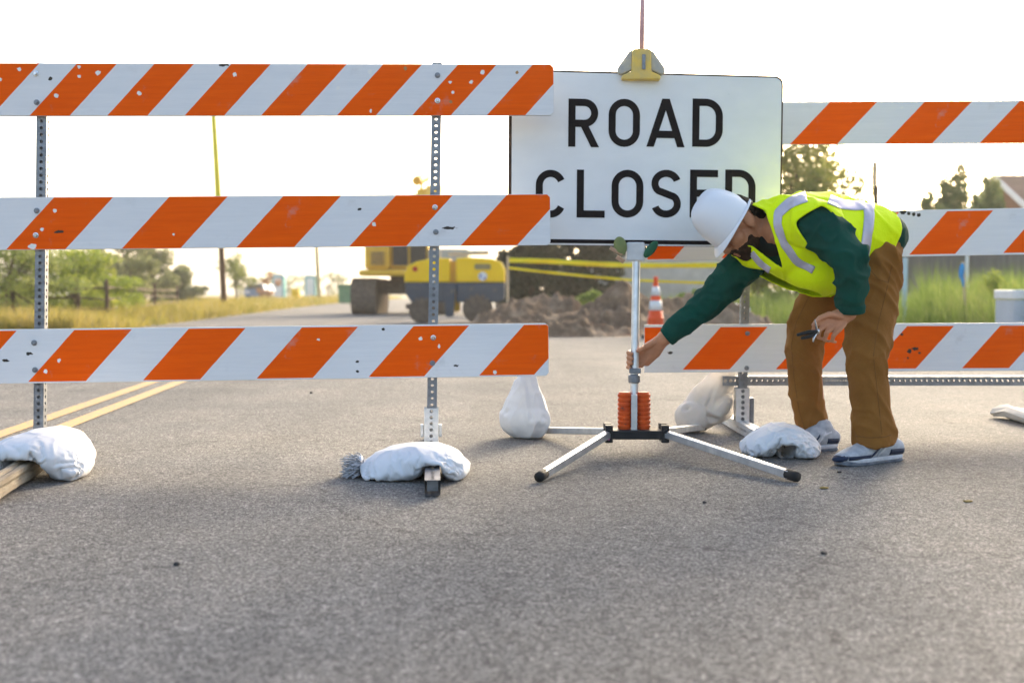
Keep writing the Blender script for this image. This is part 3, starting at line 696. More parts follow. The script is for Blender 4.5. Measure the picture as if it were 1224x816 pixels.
# letters: constant-width strokes along centre lines (unit box: width 1 = w, height 1 = h)
def arc(cx, cy, rx, ry, a0, a1, n=14): return [(cx + rx * math.cos(R(a0 + (a1 - a0) * i / n)), cy + ry * math.sin(R(a0 + (a1 - a0) * i / n))) for i in range(n + 1)]
def strokes(ch, w, h, s):
    x0, x1, y0, y1 = s / 2, w - s / 2, s / 2, h - s / 2; r = (x1 - x0) / 2; cx = w / 2
    if ch == 'O':
        ov = arc(cx, y1 - r, r, r, 180, 0) + arc(cx, y0 + r, r, r, 0, -180); return [(ov + [ov[0], ov[1]], 0)]
    if ch == 'C': return [(arc(cx, y1 - r, r, r, 22, 180) + arc(cx, y0 + r, r, r, 180, 338), 0)]
    if ch == 'L': return [([(x0, h), (x0, 0)], 0), ([(x0, y0), (w, y0)], 1)]
    if ch == 'E': return [([(x0, h), (x0, 0)], 0), ([(x0, y0), (w, y0)], 1), ([(x0, y1), (w, y1)], 1), ([(x0, h * .51), (w * .86, h * .51)], 1)]
    if ch == 'D': return [([(x0, h), (x0, 0)], 0), ([(x0, y1)] + arc(x1 - r * 1.15, y1 - r * 1.15, r * 1.15, r * 1.15, 90, 0) + arc(x1 - r * 1.15, y0 + r * 1.15, r * 1.15, r * 1.15, 0, -90) + [(x0, y0)], 1)]
    if ch == 'R':
        rr = h * .255 - s * .25; yc = y1 - rr
        return [([(x0, h), (x0, 0)], 0), ([(x0, y1)] + arc(x1 - rr, yc, rr, rr, 90, -90) + [(x0, yc - rr)], 1), ([(w * .5, yc - rr), (w - s * .42, 0)], 2)]
    if ch == 'A': return [([(s * .45, 0), (cx, h)], 0), ([(w - s * .45, 0), (cx, h)], 1), ([(w * .2, h * .26), (w * .8, h * .26)], 2)]
    if ch == 'S':
        r1 = (h - s) / 4; rx = r
        return [(arc(cx, y1 - r1, rx, r1, 18, 90) + arc(cx, y1 - r1, rx, r1, 90, 225)[1:] + arc(cx, y0 + r1, rx, r1, 45, -90)[0:] + arc(cx, y0 + r1, rx, r1, -90, -162)[1:], 0)]
def letter(ch, u0, u1, v0, v1):
    ax, az = spx(u0, v1); bx, bz = spx(u1, v0); wd, hg = bx - ax, bz - az; s = hg * .150
    mb = MB()
    for pts, lay in strokes(ch, wd, hg, s):
        n = len(pts); lf = []; rt = []
        for i in range(n):
            p = V(pts[i] + (0,)); t = (V(pts[min(i + 1, n - 1)] + (0,)) - V(pts[max(i - 1, 0)] + (0,))).normalized(); nn = V((-t.y, t.x, 0))
            lf.append(p + nn * s / 2); rt.append(p - nn * s / 2)
        if n == 2 and abs(pts[0][0] - pts[1][0]) > 1e-5 and abs(pts[0][1] - pts[1][1]) > 1e-5:
            d_ = V(pts[1] + (0,)) - V(pts[0] + (0,)); hw = s / 2 * d_.length / abs(d_.y)
            lf = [V((p[0] - hw, p[1], 0)) for p in pts]; rt = [V((p[0] + hw, p[1], 0)) for p in pts]
        y = -.0045 - lay * .0005
        for i in range(n - 1):
            q = [lf[i], lf[i + 1], rt[i + 1], rt[i]]
            mb.add([fr @ V((ax + k.x, y, az + k.y)) for k in q] , [(0, 1, 2, 3)])
        # side walls down to the sheet
        loop = lf + rt[::-1]
        for i in range(len(loop)):
            a, b_ = loop[i], loop[(i + 1) % len(loop)]
            mb.add([fr @ V((ax + a.x, y, az + a.y)), fr @ V((ax + b_.x, y, az + b_.y)), fr @ V((ax + b_.x, -.003, az + b_.y)), fr @ V((ax + a.x, -.003, az + a.y))], [(0, 1, 2, 3)])
    obj('letter', mb, M['ink'], panel)
for ch, u0, u1 in (('R', 679, 715), ('O', 727, 765), ('A', 773, 818), ('D', 827, 864)): letter(ch, u0, u1, 119, 175.5)
for ch, u0, u1 in (('C', 640, 676), ('L', 689, 723), ('O', 730.5, 769), ('S', 778, 814), ('E', 824, 858), ('D', 866, 903)): letter(ch, u0, u1, 203.5, 260)
# mast, clamps, pole
top = P(768, -60, 4.64); bot = P(759, 470, 4.585)
def along(v):                                  # point on the pole line at photo row v
    k = (v - (-60)) / (470 + 60); return top.lerp(bot, k)
mb = MB(); mb.cyl(P(766.5, 92, 4.65), P(769, -75, 4.65), .0105, .0095, 10); obj('flag_mast', mb, M['mast'], sg, smooth=True)
mb = MB()
tcn = P(766, 78, 4.645)
mb.prism([(-.038, .052), (-.028, .060), (.03, .060), (.038, .052), (.04, -.03), (.075, -.045), (.078, -.062), (-.08, -.062), (-.078, -.045), (-.04, -.03)], -.03, .03, Matrix.Translation(tcn))
obj('top_clamp', mb, M['clampyellow'], sg, bevel=.006)
mb = MB(); mb.box(tcn + V((.008, -.034, .006)), (.014, .006, .06)); obj('clamp_latch', mb, M['galv'], sg, bevel=.002)
for s_ in (-1, 1):
    mb = MB(); mb.prism([(s_ * .036, .058), (s_ * .050, .05), (s_ * .094, -.012), (s_ * .096, -.034), (s_ * .08, -.042), (s_ * .036, -.022)], -.018, .018, Matrix.Translation(tcn)); obj('clamp_wing', mb, M['clampgrey'], sg, bevel=.006)
bcn = P(760, 300, 4.63)
mb = MB(); mb.prism(rrect(-.04, -.04, .035, .035, .01), -.02, .012, Matrix.Translation(bcn)); obj('lower_clamp', mb, M['alu_white'], sg, bevel=.004)
mb = MB(); mb.ell(P(741.5, 294, 4.60), ((.024, 0, .012), (0, .010, 0), (-.012, 0, .036))); obj('clamp_ear', mb, M['clipolive'], sg, smooth=True)
mb = MB(); mb.ell(P(778, 298, 4.60), ((.014, 0, -.012), (0, .010, 0), (.026, 0, .032))); obj('clamp_ear', mb, M['clipgreen'], sg, smooth=True)
mb = MB(); mb.bar(P(729, 296, 4.60), P(744, 304, 4.60), .012, .014); mb.bar(P(737, 307, 4.60), P(746, 313, 4.60), .012, .018); obj('clamp_pad', mb, M['tan'], sg, bevel=.003)
mb = MB(); mb.cyl(P(757.5, 508, 4.575), P(761, 290, 4.64), .0165, n=18); obj('pole', mb, M['alu'], sg, smooth=False)
bpy.data.objects[sg.children[-1].name].data.polygons.foreach_set('use_smooth', [len(p.vertices) == 4 for p in sg.children[-1].data.polygons])
mb = MB(); mb.lathe([(.021, -.018), (.024, -.016), (.024, .012), (.02, .016)], P(758, 452, 4.575), n=16); mb.bar(P(752, 443, 4.56), P(766, 443, 4.56), .012, .02); obj('collar', mb, M['galv'], sg, bevel=.002)
for u in (746.5, 769.0):
    mb = MB(); p0 = P(u, 518, 4.575); prof = [(.018, 0)]
    for i in range(9): prof += [(.0255, .006 + i * .0178), (.0285, .009 + i * .0178), (.0285, .0165 + i * .0178), (.0255, .0195 + i * .0178)]
    prof += [(.022, .168), (.008, .170)]
    mb.lathe(prof, p0, n=18); obj('spring', mb, M['spring'], sg, smooth=False)
mb = MB(); mb.box(P(758, 495, 4.545), (.024, .014, .16)); obj('centre_bar', mb, M['alu'], sg, bevel=.002)
mb = MB(); hb = P(760, 521, 4.56); hb.z = .085
mb.box(hb, (.20, .11, .035)); obj('hub', mb, M['black'], sg, bevel=.004)
feet = [(G(644, 577), -1, -1), (G(953, 577), 1, -1), (G(640, 519), -1, 1), (G(842, 515), 1, 1)]
for g, sx_, sy_ in feet:
    k = hb + V((sx_ * .112, sy_ * .035, .004))
    mb = MB(); mb.box(k, (.03, .045, .07)); mb.cyl(k + V((0, -.034, .012)), k + V((0, .03, .012)), .008, n=10); obj('hinge_bracket', mb, M['black'], sg, bevel=.003)
    p1 = g + V((0, 0, .020)); d = (p1 - k).normalized()
    mb = MB(); mb.bar(k + d * .01, p1 - d * .035, .028, .028); lg = obj('leg', mb, M['alu'], sg, bevel=.003)
    mb = MB(); mb.loft([p1 - d * .05, p1 - d * .012, p1], [.0185, .0185, .018], (0, 0, 1), 10, (False, False)); obj('end_cap', mb, M['rubber'], lg, smooth=True)
rb = MB(); q = P(721, 522, 4.5)
for i in range(7): rb.loft([q + V((random.uniform(-.02, .02), random.uniform(-.01, .01), random.uniform(-.006, .008))), q + V((random.uniform(-.035, .04), random.uniform(-.02, 0), random.uniform(-.012, .014)))], [.004, .005], (0, 1, 0), 6)
tag(obj('ribbon_knot', rb, M['pink'], base=q, smooth=True), 'small pink ribbon knotted round the front left sign leg', 'ribbon')

# ------------------------------------------------------------------ vegetation
def leaves(mb_v, mb_f, clumps, n, size, flat=.0):
    """n leaf faces scattered through the clumps (centre, radii)"""
    vol = np.array([c[1][0] * c[1][1] * c[1][2] for c in clumps]) ** .7; pr = vol / vol.sum()
    idx = np.random.choice(len(clumps), n, p=pr)
    C = np.array([c[0] for c in clumps])[idx]; S = np.array([c[1] for c in clumps])[idx]
    d = np.random.normal(size=(n, 3)); d /= np.linalg.norm(d, axis=1)[:, None]
    rad = np.random.rand(n) ** .42
    c = C + d * S * rad[:, None]
    a = np.random.normal(size=(n, 3)); a /= np.linalg.norm(a, axis=1)[:, None]
    b = np.cross(a, np.random.normal(size=(n, 3))); b /= np.linalg.norm(b, axis=1)[:, None]
    sz = size * np.random.uniform(.55, 1.35, n)[:, None]
    o = len(mb_v)
    q = np.stack([c - a * sz, c - b * sz * .45, c + a * sz, c + b * sz * .45], 1).reshape(-1, 3)
    mb_v.extend(map(tuple, q)); mb_f.extend((o + 4 * i, o + 4 * i + 1, o + 4 * i + 2, o + 4 * i + 3) for i in range(n))
def raw_obj(name, v, f, mat, parent=None):
    me = bpy.data.meshes.new(name); me.from_pydata(v, [], f); me.materials.append(mat); me.update()
    o = bpy.data.objects.new(name, me); COL.objects.link(o)
    if parent is not None: o.parent = parent
    return o
def tree(name, label, cat, base, h, wd, mat, n, leaf, group=None, low=.25, clumps=14, trunk_r=None, spiky=False, depth=None):
    t = thing(name, label, cat, base, group, world=False); rs = random.Random(int(base[0] * 31 + base[1] * 17))
    tr = MB(); r0 = trunk_r or h * .03
    pts = [V((0, 0, -.05)), V((rs.uniform(-.03, .03) * h, 0, h * .25)), V((rs.uniform(-.05, .05) * h, rs.uniform(-.05, .05) * h, h * .55)), V((rs.uniform(-.05, .05) * h, 0, h * .85))]
    tr.loft(pts, [r0, r0 * .8, r0 * .5, r0 * .15], (0, 1, 0), 8)
    dp = depth or wd; cl = []
    for i in range(clumps):
        if spiky:
            z = h * (low + (1 - low) * (i + .5) / clumps); k = 1 - (i + .5) / clumps; a = rs.uniform(0, 6.28); rr = wd * .5 * min(1, k * 3.2) ** .7
            cl.append(((rr * .45 * math.cos(a), rr * .45 * math.sin(a), z), (rr * .6 + .03, rr * .6 + .03, h * (1 - low) / clumps * 1.3)))
        else:
            a = rs.uniform(0, 6.28); z = rs.uniform(low, 1) ; env = math.sin(math.pi * min(1, max(.08, (z - low) / (1 - low) * .8 + .15))) ** .6
            rr = math.sqrt(rs.random()) * env; cr = rs.uniform(.13, .24)
            cl.append(((wd * .5 * rr * math.cos(a), dp * .5 * rr * math.sin(a), h * (low + (z - low) * .9)), (wd * cr, dp * cr, h * cr * rs.uniform(.5, .8))))
    for c_, s_ in cl[::2]:
        e = V(c_); st = pts[1].lerp(pts[2], rs.random()); tr.loft([st, st.lerp(e, .55) + V((0, 0, -.03 * h)), e], [r0 * .4, r0 * .25, r0 * .08], (0, 1, 0), 6)
    obj('trunk', tr, M['bark'], t, smooth=True)
    v = []; f = []; leaves(v, f, cl, n, leaf); raw_obj('crown', v, f, mat, t)
    return t
def gp(u, Y): p = P(u, 350, Y); return (p.x, Y, 0)
# left: shrubs behind the fence, then a hazier line of trees
shr = [(-50, 26, 2.1, 2.6, 'leaf_a', 'olive green shrub at the far left edge of the verge'), (14, 23, 1.78, 2.4, 'leaf_a', 'dense olive green bush just left of the left barricade post'),
       (88, 27, 1.85, 2.8, 'leaf_b', 'bright yellow green bush beside the left barricade post'), (122, 29, 1.35, 2.0, 'leaf_b', 'low yellow green bush behind the dark fence posts'),
       (52, 38, 3.1, 2.2, 'leaf_c', 'taller thin olive tree rising behind the bright bush'), (150, 44, 3.0, 2.6, 'leaf_c', 'grey green rounded tree behind the old fence'),
       (182, 52, 2.9, 2.0, 'leaf_c', 'slender grey green tree right of the rounded one'), (214, 60, 2.1, 2.6, 'leaf_c', 'low grey green thicket left of the brown pole'),
       (126, 60, 3.5, 2.4, 'leaf_c', 'pale distant tree showing above the old fence')]
for u, Y, h, wd, m, lb in shr:
    tree('shrub' if h < 2 else 'tree', lb, 'bush' if h < 2 else 'tree', gp(u, Y), h, wd, M[m], int(7000 * (1 if Y < 32 else .75)), .045 * Y / 24, 'bushes and trees behind the left verge', .02 if h < 2.2 else .10, 26 if h < 2.2 else 22, depth=wd * 1.1)
tree('tree', 'small round tree standing just right of the brown pole', 'tree', gp(284, 62), 3.15, 2.3, M['leaf_a'], 1600, .09, 'bushes and trees behind the left verge', .4, 12, .07)
tree('shrub', 'rust orange bush in the distance right of the round tree', 'bush', gp(321, 85), 2.4, 1.6, M['leaf_orange'], 900, .1, None, .05, 10)
for i, (u, Y, h, wd) in enumerate([(345, 190, 5.2, 9), (392, 200, 4.8, 8), (305, 180, 4.5, 7)]):
    tree('tree', ['wide grey green tree on the horizon behind the teal cabins', 'grey green tree on the horizon left of the excavator', 'dim grey green tree on the horizon behind the rust bush'][i], 'tree', gp(u, Y), h, wd, M['leaf_c'], 900, .26, 'far trees on the horizon', .05, 14)
# right: olive tree with golden light in its leaf colour, cypresses, dark hedge trees behind the sign
tree('tree', 'golden green leafy tree behind the worker\'s back and the sign edge', 'tree', gp(955, 30), 5.2, 3.4, M['leaf_goldlit'], 8600, .085, None, .3, 40, .13)
for u, Y, h, wd, lb in [(1142, 35, 4.25, .95, 'tallest pointed cypress left of the brown house'), (1178, 37, 4.2, 1.1, 'pointed cypress touching the brown gable'), (1162, 36, 3.35, .95, 'short cypress between the two tall ones'),
                        (1127, 35, 3.6, .5, 'thin low cypress left of the tallest one'), (1108, 34, 3.3, .8, 'leftmost stubby cypress above the middle board'), (1192, 36, 3.3, .9, 'dark cypress in front of the brown gable wall')]:
    tree('cypress_tree', lb, 'cypress', gp(u, Y), h * 1.08, wd * 1.7, M['leaf_cyp'], 7000, .085, 'cypresses beside the brown house', .03, 16, .05, True)
for u, Y, h, wd, lb in [(632, 34, 3.0, 1.9, 'dark evergreen tree behind the yellow roller'), (700, 36, 3.0, 2.3, 'dark evergreen tree under the middle of the sign'), (755, 40, 2.4, 2.0, 'dark low evergreen beyond the dirt heaps')]:
    tree('evergreen_tree', lb, 'tree', gp(u, Y), h, wd, M['leaf_dark'], 8000, .14, 'dark evergreens beyond the roadworks', .03, 34, .12)
tree('shrub', 'pale green weed clump behind the dirt heaps', 'bush', gp(702, 24), .75, .9, M['grass_r'], 1500, .035, None, .02, 10)
tree('shrub', 'small green weed clump beside the traffic cone', 'bush', gp(828, 21.5), .78, .7, M['grass_r'], 1200, .035, None, .02, 10)
tree('shrub', 'pale green bush left of the right barricade post beyond the road', 'bush', gp(905, 31), 1.5, 1.5, M['leaf_b'], 3200, .06, None, .02, 16)
tree('shrub', 'pale green bush beyond the road between the worker\'s arm and legs', 'bush', gp(944, 29), 1.35, 1.4, M['grass_r'], 3200, .06, None, .02, 16)
tree('shrub', 'tall leafy weed standing above the grass near the utility box', 'bush', gp(1190, 15), 1.0, .55, M['leaf_b'], 1400, .02, None, .1, 9)

def grass(name, n, region, hfun, wdt, mat, lean=.35):
    v = []; f = []; rg = np.random.RandomState(11)
    cnt = 0
    while cnt < n:
        x, y = region(rg)
        h = hfun(x, y, rg)
        if h <= 0.02: continue
        a = rg.uniform(0, 6.283); l = rg.normal(0, lean) * h; b = rg.uniform(0, 6.283); w_ = wdt * rg.uniform(.6, 1.5) * (y / 16)
        cx, sx_ = math.cos(a) * w_, math.sin(a) * w_; lx, ly = math.cos(b) * l, math.sin(b) * l; o = len(v)
        v += [(x - cx, y - sx_, -.01), (x + cx, y + sx_, -.01), (x + cx * .7 + lx * .35, y + sx_ * .7 + ly * .35, h * .6), (x - cx * .7 + lx * .35, y - sx_ * .7 + ly * .35, h * .6), (x + lx, y + ly, h)]
        f += [(o, o + 1, o + 2, o + 3), (o + 3, o + 2, o + 4)]; cnt += 1
    return tag(raw_obj(name, v, f, mat), kind='stuff')
def reg_r(rg):
    Y = 11.5 + 24 * rg.rand() ** 1.6; e = lat(8.25, Y)
    if Y > 20: e = max(e, 4.0) - .3 * rg.rand()
    return e + rg.rand() ** .8 * (Y * .52 - e + 1.5), Y
def h_r(x, y, rg):
    k = .62 + .28 * noise.noise(V((x * .45, y * .35, 0))) + .18 * noise.noise(V((x * 1.3, y * 1.1, 3)))
    if x / y < .36: k *= .62
    return max(.1, k + .12) * rg.uniform(.6, 1.35)
grass('grass', 42000, reg_r, h_r, .006, M['grass_r'])
def reg_l(rg):
    Y = 17 + 110 * rg.rand() ** 2.2; e = lat(-3.3, Y) + curve(Y)
    return e - (abs(rg.normal(0, 1)) * 2.2 + .02) * (1 + Y / 50), Y
grass('grass', 26000, reg_l, lambda x, y, rg: (.26 + .2 * noise.noise(V((x * .5, y * .2, 5)))) * rg.uniform(.5, 1.6), .007, M['grass_l'], .5)

# ------------------------------------------------------------------ fences, poles, posts
FY = 24.5
ft = thing('rail_fence', 'dark old post and rail fence in front of the left bushes', 'fence', gp(90, FY))
xs = [P(u, 372, FY + k).xy.to_3d() for u, k in ((-60, 0), (8, 0), (93, .0), (127.5, .6), (152, 5), (185, 12), (212, 20))]
for p in xs:
    mb = MB(); mb.loft([p + V((0, 0, -.05)), p + V((.01, 0, .5)), p + V((.0, 0, .92))], [.05, .05, .045], (0, 1, 0), 8); obj('fence_post', mb, M['oldwood'], ft, smooth=True)
for z in (.28, .53, .76):
    mb = MB(); mb.loft([p + V((0, -.06, z + .03 * math.sin(i * 2 + z * 9))) for i, p in enumerate(xs)], [.022] * len(xs), (0, 0, 1), 6); obj('fence_rail', mb, M['oldwood'], ft)
t = thing('utility_pole', 'slightly leaning brown pole with yellow upper sleeve beside the road', 'pole', gp(268, 40))
b0, b1, b2_ = P(268.5, 374, 40), P(261, 240, 40), P(254, 118, 40)
mb = MB(); mb.loft([b0 + V((0, 0, -.1)), P(264.5, 298, 40), b1], [.115, .105, .095], (0, 1, 0), 12); obj('pole_shaft', mb, M['poleBrown'], t, smooth=True)
mb = MB(); mb.loft([P(261.3, 245, 40), P(258, 185, 40), b2_], [.115, .105, .095], (0, 1, 0), 12); mb.lathe([(.12, -.06), (.14, -.05), (.14, .05), (.12, .06)], P(261, 236, 40), n=12); obj('sleeve', mb, M['poleYellow'], t, smooth=True)
t = thing('utility_pole', 'pale olive pole farther along the road left of the excavator', 'pole', gp(381, 85))
mb = MB(); mb.loft([V((*P(381.5, 360, 85).xy, -.1)), P(378.5, 298, 85), P(376, 246, 85)], [.15, .14, .12], (0, 1, 0), 12); mb.bar(P(372, 250, 85), P(381, 250, 85), .1, .1); obj('pole_shaft', mb, M['poleOlive'], t)
t = thing('wooden_post', 'tall wooden post with pale top behind the worker\'s back', 'post', gp(1046, 20))
mb = MB(); mb.box(P(1045.5, 208, 20), (.085, .05, .42)); obj('top_board', mb, M['stake'], t, bevel=.006)
mb = MB(); q = P(1047, 224, 20); mb.loft([V((q.x, q.y, -.1)), q], [.055, .045], (0, 1, 0), 10); obj('post_shaft', mb, M['oldwood'], t)
t = thing('survey_stake', 'leaning wooden survey stake with blue flagging in the tall grass', 'stake', G(1157.5, 412))
q = G(1157.5, 412); tp = V((P(1151, 313, q.y).x, q.y, P(1151, 313, q.y).z))
mb = MB(); mb.bar(q + V((0, 0, -.1)), tp, .035, .02, (0, 1, 0)); obj('stake_shaft', mb, M['stake'], t)
mb = MB(); c_ = P(1149.5, 324, q.y - .03); mb.ell(c_, ((.035, 0, 0), (0, .025, 0), (.01, 0, .10)), 10, 8)
mb.loft([c_ + V((0, 0, -.05)), c_ + V((.01, -.02, -.14)), c_ + V((.02, -.01, -.2))], [(.022, .006), (.018, .005), (.006, .004)], (0, 1, 0), 6); obj('flagging', mb, M['blueflag'], t)
t = thing('marker_post', 'thin white marker post behind the blue flagged stake', 'post', gp(1157, 19))
mb = MB(); q = P(1157, 250, 19); mb.cyl((q.x, 19, -.1), q, .03, n=10); mb.ell(q, ((.032, 0, 0), (0, .032, 0), (0, 0, .02)), 10, 6); obj('post_shaft', mb, M['trimw'], t)
t = thing('marker_post', 'pale blue plastic marker post at the edge of the tall grass by the worker', 'post', gp(1082, 17))
mb = MB(); q = P(1082, 312, 17); mb.cyl((q.x, 17, -.1), q, .035, n=10); mb.lathe([(.038, 0), (.04, .03), (.02, .05)], q, n=10); obj('post_shaft', mb, pmat('pale blue plastic', (.45, .6, .66), (.4, .52, .58), 5, .5), t)
t = thing('grey_fence', 'long grey board fence beyond the tall grass at right', 'fence', gp(1150, 33))
mb = MB(); xa, xb = P(1064, 330, 33).x, P(1420, 330, 33).x
k = xa
while k < xb:
    mb.box((k + .07, 33 + .01 * random.random(), .98 + .03 * random.random()), (.134, .022, 1.95)); k += .14
obj('board_panel', mb, M['greyfence'], ft if False else t)
for i in range(5):
    mb = MB(); mb.box((xa + .1 + i * 2.1, 32.9, 1.0), (.1, .1, 2.06)); obj('fence_post', mb, M['oldwood'], t)
# concrete wall and white pipe beyond the dirt
t = thing('concrete_wall', 'low pale concrete wall beyond the dirt heaps under the sign', 'wall', gp(770, 38))
mb = MB(); xa, xb = P(690, 330, 38).x, P(905, 330, 38).x
mb.prism([(-.28, 0), (.28, 0), (.12, .3), (.1, 1.86), (-.1, 1.86), (-.12, .3)], xa, xb, Matrix(((0, 1, 0, 0), (1, 0, 0, 38), (0, 0, 1, 0), (0, 0, 0, 1)))); obj('wall_block', mb, M['concrete'], t)
t = thing('white_pipe', 'white plastic pipe lying beside the dirt heap near the right barricade post', 'pipe', G(872, 380))
q = P(872, 367, 20); mb = MB(); mb.cyl(P(850, 362, 20.5), P(892, 371, 19.5), .085, n=14); obj('pipe_length', mb, M['trimw'], t, smooth=False)
mb = MB(); mb.cyl(P(851, 362, 20.5), P(847, 361.2, 20.6), .105, n=14); obj('pipe_collar', mb, M['trimw'], t)
mb = MB()
for u, yy in ((856, 20.3), (886, 19.7)):
    q = P(u, 363, yy); zz = P(u, 362 + (u - 850) * .214, yy).z; mb.bar((q.x, yy, -.02), (q.x, yy, zz - .07), .09, .09, (0, 1, 0))
obj('block_support', mb, M['oldwood'], t)

# house
HX, HY = P(1189, 209, 44).x, 44
hz = P(1189, 209, 44).z
t = thing('house', 'brown house with white rake board and shingle roof at far right', 'house', (HX, HY, 0))
g = 3.7; pit = .49; Lh = 11; ev = hz - .12 - g * pit
mb = MB(); mb.prism([(-g + .5, 0), (g - .5, 0), (g - .5, ev + .5 * pit), (0, hz - .16), (-g + .5, ev + .5 * pit)], .35, Lh, Matrix(((0, 1, 0, HX), (1, 0, 0, HY), (0, 0, 1, 0), (0, 0, 0, 1)))); obj('house_wall', mb, M['wallb'], t)
for s_ in (-1, 1):
    mb = MB(); mb.prism([(0, hz), (s_ * g, hz - g * pit), (s_ * g, hz - g * pit - .14), (0, hz - .14)], .0, Lh + .4, Matrix(((0, 1, 0, HX), (1, 0, 0, HY), (0, 0, 1, 0), (0, 0, 0, 1)))); ro = obj('roof', mb, M['roofb'], t)
    mb = MB(); mb.prism([(0, hz + .03), (s_ * g, hz - g * pit + .03), (s_ * g, hz - g * pit - .2), (0, hz - .2)], -.05, -.002, Matrix(((0, 1, 0, HX), (1, 0, 0, HY), (0, 0, 1, 0), (0, 0, 0, 1)))); obj('rake_board', mb, M['trimw'], ro)
mb = MB(); mb.box((HX + .33, HY - .4, 1.5), (.06, 1.2, 1.1)); wn_ = obj('window', mb, M['trimw'], t); mb = MB(); mb.box((HX + .29, HY - .4, 1.5), (.03, 1.0, .92)); obj('pane', mb, M['glass'], wn_)
# utility box and debris at the right
q = gp(1241, 12.2)
t = thing('utility_box', 'grey round cornered utility box with pale lid in the grass at right edge', 'utility box', q)
mb = MB(); mb.prism(rrect(-.36, -.28, .36, .28, .07), 0, .575, Matrix(((1, 0, 0, q[0]), (0, 0, 1, q[1]), (0, 1, 0, 0), (0, 0, 0, 1)))); obj('box_body', mb, M['box'], t, bevel=.006)
mb = MB(); mb.prism(rrect(-.375, -.295, .375, .295, .08), .582, .682, Matrix(((1, 0, 0, q[0]), (0, 0, 1, q[1]), (0, 1, 0, 0), (0, 0, 0, 1)))); obj('box_lid', mb, M['boxlid'], t, bevel=.015)
mb = MB(); q = G(1196, 499); q2 = G(1250, 512)
mb.loft([q + V((0, 0, .035)), q.lerp(q2, .35) + V((0, 0, .036)), q2 + V((0, 0, .032)), q2 + V((.15, -.06, .03))], [(.03, .06), (.034, .065), (.032, .07), (.03, .07)], (0, 1, 0), 8, (False, False))
for v in mb.v: v += noise.noise_vector(v * 14) * .008; v.z = max(v.z, .004)
tag(obj('concrete_chunk', mb, M['concrete'], base=q), 'broken pale concrete slab piece lying on the road at right edge', 'rubble')
mb = MB(); q = G(1224, 469)
for i in range(5): mb.loft([q + V((.03 * i, .02 * i, .01)), q + V((.06 + .03 * i, .01 * i, .05)), q + V((.14 + .02 * i, 0, .03))], [(.004, .02), (.005, .026), (.003, .012)], (0, 1, 0), 6)
tag(obj('green_scrap', mb, M['greenp'], base=q), 'crumpled green scrap lying behind the concrete piece', 'litter')
for i, (u, v_, s_, m, lb) in enumerate([(211.5, 675, .0075, 'stone', 'single dark pebble on the bare asphalt in the foreground'), (985, 584, .007, 'straw', 'wisp of straw on the asphalt near the sign leg cap'),
        (1157, 600, .007, 'straw', 'small tan crumb of straw at lower right'), (1003, 565, .008, 'stone', 'dark stone just in front of the worker\'s shoe toe'), (842, 601, .006, 'stone', 'tiny dark stone between the two front sign legs'),
        (985, 662, .007, 'stone', 'tiny stone on the asphalt at lower right'), (372, 470, .01, 'stone', 'small stone under the left barricade boards')]):
    q = G(u, v_); mb = MB(); mb.ell(q + V((0, 0, s_ * .5)), ((s_ * (2.2 if m == 'straw' else 1.15), 0, 0), (0, s_, 0), (0, 0, s_ * .6)), 8, 6)
    for v in mb.v: v += noise.noise_vector(v * 90) * s_ * .35
    tag(obj('straw' if m == 'straw' else 'pebble', mb, M[m], base=q), lb, 'straw' if m == 'straw' else 'pebble')

# ------------------------------------------------------------------ dirt heaps, tape, cone
mdirt, nt, b = newmat('dug earth'); tc = nt.nodes.new('ShaderNodeTexCoord')
n1 = N(nt, 'ShaderNodeTexNoise', Scale=1.6, Detail=9, Roughness=.7); L(nt, tc.outputs['Object'], n1.inputs['Vector'])
n2 = N(nt, 'ShaderNodeTexNoise', Scale=16, Detail=6, Roughness=.75); L(nt, tc.outputs['Object'], n2.inputs['Vector'])
r1 = ramp(nt, n1.outputs[0], [(.38, (.08, .045, .024)), (.5, (.19, .115, .062)), (.68, (.48, .36, .24))]); L(nt, mixc(nt, .3, r1.outputs[0], ramp(nt, n2.outputs[0], [(.3, (.06, .036, .02)), (.7, (.46, .33, .21))]).outputs[0]), b.inputs['Base Color'])
b.inputs['Roughness'].default_value = .95; bumpn(nt, b, n2.outputs[0], .9, .05)
def heap(label, c, rx, ry, bumps, seed):
    mb = MB(); n = 96; m = 64
    for j in range(m + 1):
        for i in range(n + 1):
            x = (i / n * 2 - 1) * rx; y = (j / m * 2 - 1) * ry
            z = .86 * sum(hh * math.exp(-((x - bx) / wx) ** 2 - ((y - by) / wy) ** 2) for bx, by, wx, wy, hh in bumps)
            p = V((x * 1.7, y * 1.7, seed)); e = max(0, min(1, z / .18))
            z += e * (.14 * noise.noise(p) + .15 * abs(noise.noise(p * 2.3)) + .10 * noise.noise(p * 5) + .05 * noise.noise(p * 11)) - .035
            edge = max(abs(x) / rx, abs(y) / ry)
            if edge > .97: z = -.05
            mb.v.append(V(c) + V((x, y, z)))
    for j in range(m):
        for i in range(n):
            a = j * (n + 1) + i; mb.f.append((a, a + 1, a + n + 2, a + n + 1)); mb.m.append(0)
    o = obj('dirt_heap', mb, mdirt, base=c, smooth=True); tag(o, label, 'dirt heap', 'heaps of dug earth across the road'); return o
heap('dark lumpy dirt heap beside the yellow roller', (P(648, 400, 19.5).x, 19.5, 0), 1.75, 1.7, [(-.55, .3, .55, .6, .55), (.35, .4, .6, .6, .68), (-.1, -.7, 1.1, .5, .28), (1.0, -.5, .5, .5, .22)], 1)
